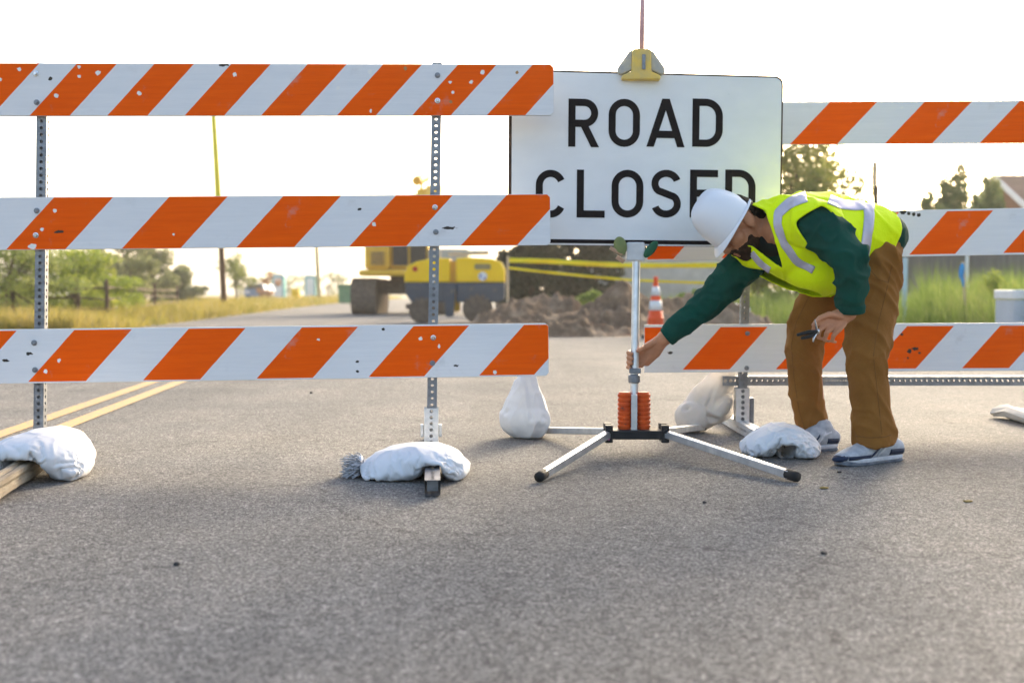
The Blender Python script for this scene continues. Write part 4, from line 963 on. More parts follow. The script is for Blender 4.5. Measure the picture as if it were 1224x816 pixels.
heap('pointed brown dirt heap right behind the sign pole', (P(752, 400, 18.8).x, 18.8, 0), 1.6, 1.5, [(-.2, .2, .5, .6, .72), (.5, .3, .6, .6, .5), (-.9, -.3, .6, .5, .3), (.1, -.7, .9, .4, .25)], 7)
heap('broad pale dirt heap behind the traffic cone', (P(832, 400, 19.6).x, 19.6, 0), 1.5, 1.5, [(0, .2, .7, .6, .66), (.8, 0, .5, .6, .34), (-.7, -.2, .5, .5, .4)], 13)
heap('low strip of spilled earth along the front of the heaps', (P(705, 400, 17.2).x, 17.2, 0), 1.9, .75, [(-.9, 0, .8, .35, .17), (.4, .1, .9, .3, .13), (-.2, -.2, .6, .25, .1)], 21)
TY = 20.4
def stake_t(u, Y, v0, lb):
    q = P(u, v0, Y); t = thing('tape_stake', lb, 'stake', (q.x, Y, 0), 'stakes holding the caution tape')
    mb = MB(); mb.bar((q.x, Y, -.1), q, .045, .025, (0, 1, 0)); obj('stake_shaft', mb, M['stake'], t)
stake_t(607, 21.4, 306, 'wooden stake at the roller end of the caution tape'); stake_t(868, TY, 306, 'wooden stake by the right barricade post holding caution tape')
def tape(label, pts, hw):
    mb = MB(); P_ = [P(u, v_, y) for u, v_, y in pts]; n = 40; path = []
    for i in range(n + 1):
        s_ = i / n * (len(P_) - 1); k = min(int(s_), len(P_) - 2); path.append(P_[k].lerp(P_[k + 1], s_ - k))
    for _ in range(6): path = [path[0]] + [(path[i - 1] + path[i] * 2 + path[i + 1]) / 4 for i in range(1, n)] + [path[-1]]
    for i, p in enumerate(path):
        tw = .5 * math.sin(i * .5); dz = V((0, math.sin(tw), math.cos(tw))) * hw; th = V((0, .002, 0))
        mb.v += [p - dz - th, p + dz - th, p + dz + th, p - dz + th]
    for i in range(n):
        for k in range(4): mb.f.append((4 * i + k, 4 * i + (k + 1) % 4, 4 * i + 4 + (k + 1) % 4, 4 * i + 4 + k)); mb.m.append(0)
    tag(obj('caution_tape', mb, M['tape'], base=P_[0], smooth=True), label, 'caution tape', 'caution tape round the dig')
tape('upper bright yellow caution tape strung across the dig', [(607, 311, 21.4), (650, 312, 21.2), (700, 315, 21), (757, 317.5, 20.7), (868, 317, 20.4)], .048)
tape('lower slack yellow caution tape strung across the dig', [(607, 320, 21.4), (650, 325, 21.2), (700, 330, 21), (757, 335, 20.7), (868, 339, 20.4)], .024)
q = G(783.5, 404)
t = thing('traffic_cone', 'orange traffic cone with two white collars in front of the dirt', 'traffic cone', q)
s_ = 1360 / q.y; rz = lambda z: .118 - .098 * z / .9 if z > 0 else .12
def cone_seg(nm, z0, z1, mt, ex=0): mb = MB(); mb.lathe([(rz(z0) * 1.0 + ex, z0), (rz(z1) + ex, z1)], q, n=20); obj(nm, mb, mt, t, smooth=True)
mb = MB(); mb.prism(rrect(-.19, -.19, .19, .19, .03), .0, .05, Matrix(((1, 0, 0, q.x), (0, 0, 1, q.y), (0, 1, 0, 0), (0, 0, 0, 1)))); obj('cone_base', mb, M['rubber'], t, bevel=.008)
mb = MB(); mb.lathe([(.128, .05), (.12, .08), (.112, .27), (.116, .275), (.116, .295), (.108, .30), (.07, .60), (.034, .80), (.034, .82), (.03, .83), (.034, .84), (.034, .875), (.025, .885), (.02, .885)], q, n=22); obj('cone_body', mb, M['cone'], t, smooth=True)
cr_ = lambda z: .108 + (.07 - .108) * (z - .3) / .3 if z < .6 else .07 + (.034 - .07) * (z - .6) / .2
for z0, z1 in ((.40, .54), (.61, .74)):
    mb = MB(); mb.lathe([(cr_(z0) + .003, z0), (cr_((z0 + z1) / 2) + .004, (z0 + z1) / 2), (cr_(z1) + .003, z1)], q, n=22); obj('collar', mb, M['conewhite'], t, smooth=True)

# ------------------------------------------------------------------ trench roller
RY = 25.0; rc = V((P(545, 385, RY).x, RY, 0))
t = thing('trench_roller', 'yellow and grey trench roller with four studded drums', 'roller', rc)
X = lambda u: P(u, 350, RY).x - rc.x
Zr = lambda v_: P(545, v_, RY).z
def body(nm, poly, mat, y0=-.38, y1=.38, bev=.03): mb = MB(); mb.prism(poly, y0, y1, Matrix.Translation(rc)); return obj(nm, mb, mat, t, bevel=bev)
zs, zg = Zr(337.5), Zr(361)
hl = body('hood', [(X(485), zs), (X(539), zs), (X(539), Zr(309)), (X(520), Zr(309)), (X(500), Zr(313)), (X(490), Zr(318)), (X(485.5), Zr(326))], M['cyellow'])
hr = body('hood', [(X(546), zs), (X(604), zs), (X(604), Zr(322)), (X(600), Zr(314)), (X(588), Zr(309.5)), (X(560), Zr(308)), (X(546), Zr(309))], M['cyellow'])
body('chassis', [(X(486), zs - .006), (X(539), zs - .006), (X(539), zg), (X(494), zg), (X(487), Zr(352))], M['cgrey'], -.37, .37)
body('chassis', [(X(546), zs - .006), (X(603.5), zs - .006), (X(603.5), Zr(358)), (X(596), zg), (X(546), zg)], M['cgrey'], -.37, .37)
body('articulation_joint', [(X(535), Zr(312)), (X(550), Zr(312)), (X(550), Zr(372)), (X(535), Zr(372))], M['exyellow'], -.2, .2, .02)
body('joint_post', [(X(531), Zr(338)), (X(546), Zr(338)), (X(543), Zr(378)), (X(534), Zr(378))], M['cgrey'], -.40, -.2, .01)
mb = MB(); mb.cyl(rc + V((X(498), -.385, Zr(322))), rc + V((X(498), -.41, Zr(322))), .055, n=16); obj('emblem', mb, M['red'], hl)
mb = MB(); mb.cyl(rc + V((X(577.5), -.385, Zr(330.5))), rc + V((X(577.5), -.40, Zr(330.5))), .095, n=20); em = obj('emblem', mb, M['decal'], hr)
mb = MB(); mb.box(rc + V((X(575), -.404, Zr(330))), (.03, .006, .09)); mb.box(rc + V((X(580), -.404, Zr(333))), (.04, .006, .05)); obj('emblem_mark', mb, M['bluedecal'], em)
mb = MB(); mb.prism(rrect(X(568), Zr(322.5), X(587), Zr(316), .04), -.40, -.375, Matrix.Translation(rc)); obj('data_plate', mb, M['platetan'], hr)
mb = MB(); mb.box(rc + V((X(519), -.386, Zr(332))), (.06, .012, .22)); obj('side_plate', mb, M['decal'], hl)
mb = MB(); mb.box(rc + V((X(560), .1, Zr(302))), (.9, .3, .1)); mb.cyl(rc + V((X(525), .1, Zr(309))), rc + V((X(525), .1, Zr(299))), .04, n=10); obj('engine_cover', mb, M['clampgrey'], t, bevel=.02)
for u, rr in ((506, 14.5), (571, 16.5)):
    for y0, y1 in ((-.42, -.06), (.06, .42)):
        r_ = rr / 54.4; c_ = rc + V((X(u), 0, r_ + .01)); mb = MB()
        mb.cyl(c_ + V((0, y0, 0)), c_ + V((0, y1, 0)), r_ * .86, n=28); mb.cyl(c_ + V((0, y0 - .02, 0)), c_ + V((0, y1 + .0, 0)), r_ * .3, n=12)
        for k in range(14):
            a = 2 * math.pi * k / 14
            for yy in np.linspace(y0 + .05, y1 - .05, 4):
                mb.box(c_ + V((math.cos(a + yy * 3) * r_ * .92, yy, math.sin(a + yy * 3) * r_ * .92)), (.07, .06, .08), Matrix.Rotation(-(a + yy * 3) + math.pi / 2, 3, 'Y'))
        dr = obj('drum', mb, M['muddy'], t)
for u_, w_ in ((598, .2), (490, .12)): mb = MB(); mb.box(rc + V((X(u_), -.1, Zr(366))), (w_, .6, .11)); obj('scraper_bar', mb, M['muddy'], t, bevel=.01)

# ------------------------------------------------------------------ excavator, seen from behind
EY = 34.0; ec = V((P(478, 380, EY).x, EY + 1.5, 0)); sE = 1360 / EY
t = thing('excavator', 'faded yellow tracked excavator with raised boom behind the roller', 'excavator', ec)
XE = lambda u: P(u, 350, EY).x
ZE = lambda v_: P(480, v_, EY).z
def stad(hl, hr_): return [(hr_ * math.cos(R(a)) + (hl if -90 <= a <= 90 else -hl), hr_ * math.sin(R(a)) + hr_) for a in list(range(-90, 91, 15)) + list(range(91, 270, 15))]
rot = Matrix(((0, 1, 0, 0), (1, 0, 0, 0), (0, 0, 1, 0), (0, 0, 0, 1)))
for x0, x1 in ((XE(420), XE(449)), (XE(512), XE(541))):
    tr_ = MB(); pl = stad(1.35, .53); tr_.prism(pl, x0, x1, Matrix(((0, 1, 0, 0), (1, 0, 0, EY + 1.7), (0, 0, 1, 0.01), (0, 0, 0, 1))))
    for i in range(len(pl)):                                  # grouser bars
        for k in range(3):
            a = V((pl[i][0], pl[i][1], 0)).lerp(V((*pl[(i + 1) % len(pl)], 0)), k / 3)
            tr_.box(((x0 + x1) / 2, EY + 1.7 + a.x, a.y + .012), (x1 - x0 + .01, .05, .06))
    obj('track', tr_, M['muddy'], t)
def ebox(nm, u0, u1, v0, v1, y0, y1, mat, bev=.05): mb = MB(); mb.prism([(XE(u0), ZE(v1)), (XE(u1), ZE(v1)), (XE(u1), ZE(v0)), (XE(u0), ZE(v0))], y0, y1); return obj(nm, mb, mat, t, bevel=bev)
ebox('undercarriage', 446, 515, 334, 352, EY + .8, EY + 2.6, M['muddy'])
ebox('turntable', 462, 500, 328, 336, EY + 1, EY + 2.4, M['muddy'], .02)
ebox('counterweight', 430, 486, 322.5, 330, EY - .25, EY + .6, M['exyellow'], .06)
ebox('counterweight', 486, 545, 318, 330, EY - .15, EY + .6, M['exyellow'], .06)
bd = ebox('engine_housing', 436, 466, 276, 322, EY - .05, EY + 2.4, M['exyellow'], .08)
mb = MB(); mb.prism([(XE(443), ZE(318)), (XE(461), ZE(318)), (XE(461), ZE(300)), (XE(443), ZE(300))], EY - .09, EY - .052); obj('access_door', mb, pmat('door yellow', (.62, .34, .05), (.5, .27, .04), 3, .5), bd, bevel=.02)
mb = MB()
for k in range(5): mb.box((XE(452), EY - .1, ZE(303 + k * 3)), (.36, .02, .03))
obj('vent_slats', mb, M['muddy'], bd)
cb = ebox('cab', 466, 512, 268, 321, EY + .2, EY + 2.0, M['exyellow'], .06)
for u0, u1 in ((469, 487), (490, 509)):
    mb = MB(); mb.prism([(XE(u0), ZE(317)), (XE(u1), ZE(317)), (XE(u1), ZE(273)), (XE(u0), ZE(273))], EY + .14, EY + .197); obj('cab_window', mb, M['glass'], cb)
ebox('engine_housing', 512, 560, 297, 318, EY - .05, EY + 2.4, M['clampgrey'], .08)
bm_ = MB(); bx = XE(500)
prof = [(2.2, 1.5), (3.1, 3.2), (4.4, ZE(212)), (5.2, ZE(207)), (6.0, ZE(214)), (5.6, 3.9), (4.7, 3.8), (3.6, 2.6), (3.0, 1.4)]
bm_.prism(prof, bx - .10, bx + .44, Matrix(((0, 1, 0, 0), (1, 0, 0, EY), (0, 0, 1, .15), (0, 0, 0, 1)))); obj('boom', bm_, M['exyellow'], t, bevel=.04)
mb = MB(); mb.prism([(5.2, 4.35), (6.3, 4.3), (6.6, 3.9), (5.7, 1.6), (5.35, 1.6)], bx - .16, bx + .16, Matrix(((0, 1, 0, 0), (1, 0, 0, EY), (0, 0, 1, 0), (0, 0, 0, 1)))); obj('stick', mb, M['exyellow'], t, bevel=.04)
for s_ in (-1, 1):
    mb = MB(); mb.cyl((bx + s_ * .38, EY + 2.6, 2.0), (bx + s_ * .32, EY + 4.0, 3.7), .09, n=10); mb.cyl((bx + s_ * .32, EY + 4.0, 3.7), (bx + s_ * .26, EY + 4.9, 4.35), .055, n=10); obj('boom_cylinder', mb, M['exyellow'], t)
mb = MB(); mb.cyl((bx - .42, EY + 4.6, 4.42), (bx - .18, EY + 5.4, 4.62), .17, n=14); mb.cyl((XE(479), EY + 4.4, ZE(226)), (XE(496), EY + 4.4, ZE(224)), .24, n=14); mb.cyl((XE(484), EY + 4.5, ZE(216)), (XE(500), EY + 4.5, ZE(214)), .16, n=14); obj('knuckle_pin', mb, M['exyellow'], t)
mb = MB(); mb.prism([(5.1, 1.7), (5.9, 1.7), (6.1, 1.0), (5.6, .55), (5.0, .7), (4.75, 1.2)], bx - .5, bx + .5, Matrix(((0, 1, 0, 0), (1, 0, 0, EY), (0, 0, 1, 0), (0, 0, 0, 1)))); obj('bucket', mb, M['muddy'], t, bevel=.04)

# ------------------------------------------------------------------ far things along the road
def cabin(u, Y, lb):
    q = V(gp(u, Y)); t = thing('portable_toilet', lb, 'cabin', q, 'teal cabins far along the road')
    mb = MB(); mb.box(q + V((0, 0, 1.08)), (1.05, 1.1, 2.1)); obj('cabin_wall', mb, M['teal'], t, bevel=.03)
    mb = MB(); mb.prism([(-.56, 2.14), (.56, 2.14), (.42, 2.3), (-.42, 2.3)], -.58, .58, Matrix.Translation(q)); obj('roof', mb, M['trimw'], t)
    mb = MB(); mb.box(q + V((0, -.57, 1.02)), (.7, .04, 1.9)); obj('door', mb, M['carblue'] if False else M['boxlid'], t)
cabin(334, 100, 'left teal cabin far down the road behind the pole'); cabin(372, 104, 'right teal cabin beside the pale olive pole')
q = V(gp(311, 95)); t = thing('parked_car', 'small blue car parked far off on the left verge', 'car', q)
mb = MB(); mb.prism([(-.85, .35), (.85, .35), (.87, .8), (.8, .95), (.62, 1.4), (-.62, 1.4), (-.8, .95), (-.87, .8)], -2, 2, Matrix.Translation(q)); obj('body', mb, M['carblue'], t, bevel=.06)
mb = MB(); mb.prism([(-.66, .98), (.66, .98), (.56, 1.33), (-.56, 1.33)], -2.03, -2.004, Matrix.Translation(q)); obj('windscreen', mb, M['glass'], t)
for sx_ in (-.7, .7):
    for yy in (-1.3, 1.3): mb = MB(); mb.cyl(q + V((sx_ - .1, yy, .32)), q + V((sx_ + .1, yy, .32)), .32, n=14); obj('wheel', mb, M['tyre'], t)
    mb = MB(); mb.box(q + V((sx_ * .85, -2.02, .72)), (.3, .04, .14)); obj('headlight', mb, M['decal'], t)
def barrel(u, Y, mat, lb, grp=None):
    q = V(gp(u, Y)); t = thing('barrel', lb, 'barrel', q, grp); mb = MB()
    mb.lathe([(.29, 0), (.3, .03), (.3, .3), (.315, .31), (.315, .34), (.3, .35), (.3, .62), (.315, .63), (.315, .66), (.3, .67), (.3, .92), (.28, .95), (.1, .95)], q, n=18); obj('barrel_body', mb, mat, t, smooth=True)
    mb = MB(); mb.lathe([(.27, .952), (.27, .97), (.12, .99)], q, n=18); obj('barrel_lid', mb, M['boxlid'], t)
barrel(353.5, 75, M['cyellow'], 'yellow barrel far down the left verge')
q = V(gp(413, 60)); t = thing('green_bin', 'green bin beside the road left of the excavator track', 'bin', q)
mb = MB(); mb.prism([(-.3, .1), (.3, .1), (.38, 1.0), (-.38, 1.0)], -.35, .35, Matrix.Translation(q)); obj('bin_body', mb, M['greenp'], t, bevel=.03)
mb = MB(); mb.prism([(-.42, 1.0), (.42, 1.0), (.36, 1.1), (-.36, 1.1)], -.4, .38, Matrix.Translation(q)); obj('lid', mb, M['greenp'], t)

# ------------------------------------------------------------------ the worker
PB = V((P(1015, 300, 4.45).x, 4.45, 0))
hC = P(884, 267, 4.40)                                  # between the ears
F = V((-.66, -.20, -.74)).normalized(); U = V((-.74, -.02, .66)); U = (U - F * U.dot(F)).normalized(); S = U.cross(F).normalized()
def H(f, s, u): return hC + F * f + S * s + U * u
near_sh, near_el, near_wr = P(976, 270, 4.20), P(1015, 306, 4.10), P(1014, 374, 4.13)
far_sh, far_el, far_wr = P(900, 304, 4.52), P(845, 362, 4.57), P(793, 405, 4.605)
b = MB()
# head
b.ell(H(-.002, 0, .030), (F * .086, S * .076, U * .086)); b.ell(H(.03, 0, -.04), (F * .068, S * .06, U * .07)); b.ell(H(.058, 0, -.09), (F * .036, S * .036, U * .03))
b.ell(H(.05, 0, .015), (F * .05, S * .064, U * .06))
b.loft([H(.09, 0, .02), H(.108, 0, -.012), H(.114, 0, -.03)], [.011, .014, .017], S, 12)
for s_ in (-1, 1):
    b.ell(H(.062, s_ * .038, -.022), (F * .034, S * .03, U * .032)); b.ell(H(.078, s_ * .03, .034), (F * .018, S * .03, U * .011))
    b.ell(H(.108, s_ * .013, -.034), (F * .012, S * .010, U * .009))
    b.ell(H(-.006, s_ * .079, -.004), (F * .021 - U * .006, S * .010 - F * .006, U * .034)); b.ell(H(-.002, s_ * .076, -.032), (F * .011, S * .007, U * .012))
b.loft([H(.094, -.022, -.063), H(.101, 0, -.062), H(.094, .022, -.063)], [(.008, .008), (.010, .009), (.008, .008)], U, 10)
b.loft([H(.090, -.018, -.076), H(.097, 0, -.076), H(.090, .018, -.076)], [.007, .009, .007], U, 10)
nk = P(916, 273, 4.40)
b.loft([H(-.03, 0, .0), H(-.035, 0, -.06), nk, P(935, 278, 4.41)], [.06, .058, .060, .055], S, 18)
# trunk and limbs under the clothes
sp = [P(1030, 294, 4.48), P(1012, 288, 4.45), P(985, 285, 4.42), P(955, 282, 4.40), P(930, 277, 4.40)]
b.loft(sp, [(.08, .12), (.085, .13), (.10, .14), (.10, .15), (.08, .13)], (0, 1, 0), 24)
b.loft([P(930, 272, 4.38), near_sh], [.06, .055], (0, 0, 1), 16); b.loft([P(930, 280, 4.44), far_sh], [.06, .055], (0, 0, 1), 16)
b.loft([near_sh, near_el, near_wr], [.050, .042, .031], (0, 0, 1), 16); b.loft([far_sh, far_el, far_wr], [.050, .042, .031], (0, 1, 0), 16)
nh, nkn, nan = P(1047, 312, 4.37), P(1034, 420, 4.31), P(1040, 535, 4.33)
fh, fkn, fan = P(1008, 318, 4.59), P(963, 405, 4.66), P(977, 522, 4.74)
b.loft([nh, nkn, nan], [.075, .055, .04], (0, 1, 0), 16); b.loft([fh, fkn, fan], [.075, .055, .04], (0, 1, 0), 16)
b.loft([nan, P(1040, 550, 4.33), P(1015, 552, 4.31)], [.035, .033, .026], (0, 1, 0), 14); b.loft([fan, P(977, 533, 4.74), P(962, 535, 4.73)], [.033, .032, .026], (0, 1, 0), 14)
# right hand closing round the sign pole
pc = P(758.8, 424, 4.595); pr_ = .0165
ax = (P(761, 290, 4.64) - P(757.5, 508, 4.575)).normalized()
def ring(ang, r, dz): return pc + V((math.cos(R(ang)) * r, math.sin(R(ang)) * r, 0)) + ax * dz       # angle 0 = right, 90 = behind
kn = [ring(68, .034, .004 - .018 * i) + V((.010 + .003 * i, .004, 0)) for i in range(4)]
palm0 = far_wr; pm = far_wr.lerp(kn[1], .5) + V((.006, .006, -.003))
b.loft([palm0, far_wr.lerp(pm, .5), pm, kn[0].lerp(kn[3], .5) + V((.008, .004, 0))], [(.028, .026), (.032, .022), (.040, .018), (.036, .014)], (0, 1, 0), 16)
for i in range(4):
    dz = .012 - .0195 * i; ln = (1, 1.05, 1, .85)[i]
    b.loft([far_wr.lerp(kn[i], .72), kn[i] + ax * .004, ring(128, .029, dz), ring(128 + 58 * ln, .028, dz - .003), ring(128 + 108 * ln, .0265, dz - .007)], [.0095, .0105, .0095, .0088, .0072], ax, 10)
b.loft([far_wr.lerp(pm, .55) + V((0, -.012, .014)), ring(18, .043, .030), ring(-22, .030, .024), ring(-68, .0265, .017)], [.014, .0125, .0105, .008], ax, 10)
# left hand holding pliers in front of the knee
hd = (P(988, 392, 4.115) - near_wr).normalized()
pl0 = P(993, 386, 4.12)
b.loft([near_wr, near_wr.lerp(pl0, .5), pl0, P(988, 388, 4.11)], [(.029, .026), (.034, .024), (.038, .019), (.032, .014)], (0, 1, 0), 16)
for i in range(4):
    k0 = P(980.5 + 7.2 * i, 384.5 + 3.4 * i, 4.088); ln = (1.0, 1.08, 1.0, .82)[i]
    k1 = k0 + V((-.026, -.016, -.016 - .002 * i)) * ln; k2 = k1 + V((-.002, .010, -.026)) * ln; k3 = k2 + V((.018, .014, -.004)) * ln
    b.loft([P(998 + 3.5 * i, 381 + 2.2 * i, 4.112), k0, k1, k2, k3], [.0115, .0100, .0088, .0080, .0062], (0, 1, 0), 10)
b.loft([P(1004, 378, 4.10), P(991, 375.5, 4.085), P(980, 380, 4.072), P(972, 388, 4.068)], [.0135, .0115, .0098, .0072], (0, 1, 0), 10)
bmh = fuse(b, .0034, 2)
person = bm_obj('person', bmh, M['skin'], base=PB)
tag(person, 'worker in fluorescent yellow vest and white hard hat bending to grip the sign pole', 'person')
# hair and beard
hb_ = MB(); hb_.ell(H(-.004, 0, .030), (F * .091, S * .082, U * .088)); hb_.ell(H(-.062, 0, -.028), (F * .034, S * .066, U * .04))
bmx = fuse(hb_, .006, 2)
bmesh.ops.delete(bmx, geom=[v for v in bmx.verts if (lambda q: q.dot(F) > .035 - max(0, -q.dot(U)) * 1.2 or (q.dot(U) < .02 and q.dot(F) > -.035))(v.co - hC)], context='VERTS')
displace(bmx, lambda p, n: .004 * noise.noise(p * 60)); ho = bm_obj('hair', bmx, M['hair'], person)
bd_ = MB(); bd_.ell(H(.044, 0, -.076), (F * .062, S * .057, U * .042)); bd_.ell(H(.060, 0, -.095), (F * .042, S * .042, U * .034))
for s_ in (-1, 1): bd_.loft([H(.034, s_ * .054, -.062), H(.048, s_ * .045, -.088)], [.014, .018], S, 10)
bd_.loft([H(.098, -.03, -.068), H(.106, -.012, -.052), H(.109, 0, -.049), H(.106, .012, -.052), H(.098, .03, -.068)], [.007] * 5, U, 8)
bmx = fuse(bd_, .0045, 2)
def inmouth(v): q = v.co - hC; return q.dot(F) > .085 and abs(q.dot(S)) < .018 and -.082 < q.dot(U) < -.057
bmesh.ops.delete(bmx, geom=[v for v in bmx.verts if inmouth(v)], context='VERTS'); displace(bmx, lambda p, n: .0025 * noise.noise(p * 120)); bm_obj('beard', bmx, M['beard'], person)
for s_ in (-1, 1):
    mb = MB(); mb.ell(H(.083, s_ * .031, .014), (F * .013, S * .013, U * .0095), 12, 8); ey = obj('eye', mb, M['decal'], person, smooth=True)
    mb = MB(); mb.ell(H(.0935, s_ * .031, .011), (F * .003, S * .006, U * .006), 10, 6); obj('iris', mb, M['hair'], ey, smooth=True)
    mb = MB(); mb.loft([H(.094, s_ * .012, .036), H(.097, s_ * .03, .041), H(.082, s_ * .05, .036)], [.004, .005, .003], U, 8); obj('eyebrow', mb, M['hair'], person, smooth=True)
# hard hat
HF = (F * math.cos(R(-9)) + U * math.sin(R(-9))); HU = S.cross(HF) * -1
HU = (U * math.cos(R(-9)) - F * math.sin(R(-9))); hcn = H(.024, 0, .020)
def HH(f, s, u): return hcn + HF * f + S * s + HU * u
n = 40; rows = []
def hatring(u, kf, ks, fo=0.0, drop=0): return [HH(fo + kf * math.cos(2 * math.pi * i / n) * (1.0 if True else 1), ks * math.sin(2 * math.pi * i / n), u - drop * max(0, math.cos(2 * math.pi * i / n)) ** 2) for i in range(n)]
prof = [(0.0, .108, .100)] + [(.158 * math.sin(R(a)) + .0, .108 * math.cos(R(a)) ** .56, .100 * math.cos(R(a)) ** .56) for a in (8, 18, 28, 38, 48, 58, 66, 74, 81, 86, 89)]
mb = MB()
for u_, kf, ks in prof: rows.append(hatring(u_, kf, ks))
for r_ in rows: mb.v += r_
for i in range(len(rows) - 1):
    for k in range(n): mb.f.append((i * n + k, i * n + (k + 1) % n, (i + 1) * n + (k + 1) % n, (i + 1) * n + k)); mb.m.append(0)
mb.f.append(tuple((len(rows) - 1) * n + k for k in range(n))); mb.m.append(0)
for i, v in enumerate(mb.v):                           # raised centre ridge and side ribs
    q = v - hcn; s_ = q.dot(S); u_ = q.dot(HU); f_ = q.dot(HF)
    if u_ > .06: v += HU * (.006 * math.exp(-(s_ / .016) ** 2) * min(1, (u_ - .06) / .06))
hat = obj('hard_hat', mb, M['hat'], person, smooth=True)
sm = hat.modifiers.new('thick', 'SOLIDIFY'); sm.thickness = .003; sm.offset = -1
sb_ = hat.modifiers.new('sub', 'SUBSURF'); sb_.levels = 1; sb_.render_levels = 2
mb = MB(); r0 = hatring(.003, .108, .100); r1 = hatring(-.001, .115, .106); r2 = []
for i in range(n):
    c_ = math.cos(2 * math.pi * i / n); s_ = math.sin(2 * math.pi * i / n); pk = max(0, c_) ** 1.6
    r2.append(HH(.119 * c_ + .026 * pk, .110 * s_, -.004 - .016 * pk))
for r_ in (r0, r1, r2): mb.v += r_
for i in range(2):
    for k in range(n): mb.f.append((i * n + k, i * n + (k + 1) % n, (i + 1) * n + (k + 1) % n, (i + 1) * n + k)); mb.m.append(0)
br_ = obj('brim', mb, M['hat'], hat, smooth=True); sm = br_.modifiers.new('thick', 'SOLIDIFY'); sm.thickness = .004; sm.offset = 0
sb_ = br_.modifiers.new('sub', 'SUBSURF'); sb_.levels = 1; sb_.render_levels = 2
mb = MB(); mb.loft([HH(-.102, -.03, -.012), HH(-.107, 0, -.018), HH(-.102, .03, -.012)], [(.012, .006)] * 3, HU, 10); mb.ell(HH(-.109, .0, -.016), (S * .014, HF * .010, HU * .014)); obj('ratchet', mb, M['strap'], hat, smooth=True)
# trousers
b = MB()
b.ell(P(1041, 300, 4.48), ((.108, 0, 0), (0, .165, 0), (.01, 0, .125)))
b.loft([P(1046, 296, 4.48), P(1018, 300, 4.46)], [(.095, .150), (.095, .145)], (0, 1, 0), 24, (False, True))
b.loft([P(1043, 306, 4.385), P(1043, 345, 4.365), P(1039, 385, 4.335), P(1036, 418, 4.315), P(1038, 455, 4.315), P(1042, 492, 4.325), P(1045, 531, 4.335)], [(.106, .112), (.104, .108), (.094, .098), (.081, .088), (.074, .082), (.073, .082), (.078, .088)], (0, 1, 0), 24, (True, False))
b.loft([P(1010, 316, 4.58), P(988, 350, 4.60), P(968, 385, 4.64), P(961, 412, 4.66), P(962, 445, 4.69), P(966, 485, 4.72), P(974, 524, 4.735)], [.108, .102, .086, .077, .073, .067, .064], (0, 1, 0), 24, (True, False))
bmt = fuse(b, .0058, 5)
kz1 = [P(1036, 418, 4.31), P(963, 408, 4.66)]; az1 = [P(1042, 512, 4.33), P(970, 505, 4.73)]
def tw(p, n):
    z = p.z; a = 0
    a += .009 * ridged(p + V((3, 1, .8 * p.x)), (5, 5, 6)) ** 4 + .006 * ridged(p + V((1, 6, -.5 * p.x)), (9, 9, 6)) ** 5
    for q, rr, am in ((kz1[0], .13, .006), (kz1[1], .13, .006), (az1[0], .09, .010), (az1[1], .09, .010), (P(1052, 318, 4.3), .16, .012)):
        kk = math.exp(-((p - q).length / rr) ** 2); a += am * kk * (ridged(p + V((0, 0, .9 * p.x + .6 * p.y)), (7, 7, 15)) ** 2 * 1.6 - .7)
    return a + .004 * noise.noise(p * 14) - .003
displace(bmt, tw)
bmesh.ops.smooth_vert(bmt, verts=bmt.verts, factor=.5, use_axis_x=True, use_axis_y=True, use_axis_z=True)
tbvh = BVHTree.FromBMesh(bmt)
tro = bm_obj('trousers', bmt, M['trouser'], person)
M['seam'] = pmat('trouser seam thread', (.19, .08, .018), (.15, .06, .013), 60, .9)
def seam(pts, r_=.0015):
    cam_ = V((0, 0, CAMH)); path = []
    for i in range(len(pts) - 1):
        for k in range(8):
            q_ = V((*pts[i], 0)).lerp(V((*pts[i + 1], 0)), k / 8); h_ = tbvh.ray_cast(cam_, ray(q_.x, q_.y).normalized())[0]
            if h_ is not None: path.append(h_)
    mb = MB(); mb.loft(path, [r_] * len(path), (0, 1, 0), 6); obj('seam', mb, M['seam'], tro, smooth=True)
seam([(1066, 318), (1060, 345), (1049, 390), (1044, 425), (1049, 470), (1055, 526)]); seam([(1040, 322), (1050, 334), (1062, 338)]); seam([(968, 352), (952, 385), (946, 412), (949, 450), (955, 490), (964, 518)])
seam([(1023, 521), (1040, 523), (1058, 522), (1066, 519)], .0018)
# hem rings and a side pocket
mb = MB(); pk0, pk1 = P(1066, 322, 4.30), P(1058, 346, 4.27)
# shirt (torso and both sleeves)
b = MB()
axs = [V((0, 1, 0)), V((-.05, 1, 0)), V((-.15, .98, -.06)), V((-.30, .93, -.16)), V((-.42, .86, -.26)), V((-.3, .93, -.2))]
b.loft([P(1056, 282, 4.47), P(1030, 284, 4.46), P(1000, 287, 4.44), P(968, 286, 4.41), P(945, 282, 4.40), P(930, 279, 4.40)], [(.085, .145), (.105, .16), (.13, .17), (.13, .18), (.115, .175), (.088, .10)], n=28, axes=axs)
b.loft([P(945, 270, 4.37), near_sh], [.080, .083], (0, 0, 1), 18); b.loft([P(930, 284, 4.44), far_sh], [.08, .08], (0, 0, 1), 18)
b.loft([near_sh, P(1000, 290, 4.14), near_el, P(1018, 340, 4.105), P(1017.5, 368, 4.125)], [.082, .076, .070, .055, .050], (0, 1, 0), 20, (True, False))
b.loft([far_sh, P(880, 325, 4.54), P(858, 350, 4.56), far_el, P(822, 382, 4.585), P(799, 401, 4.60)], [.083, .074, .066, .060, .050, .042], (0, 1, 0), 20, (True, False))
bms = fuse(b, .006, 4)
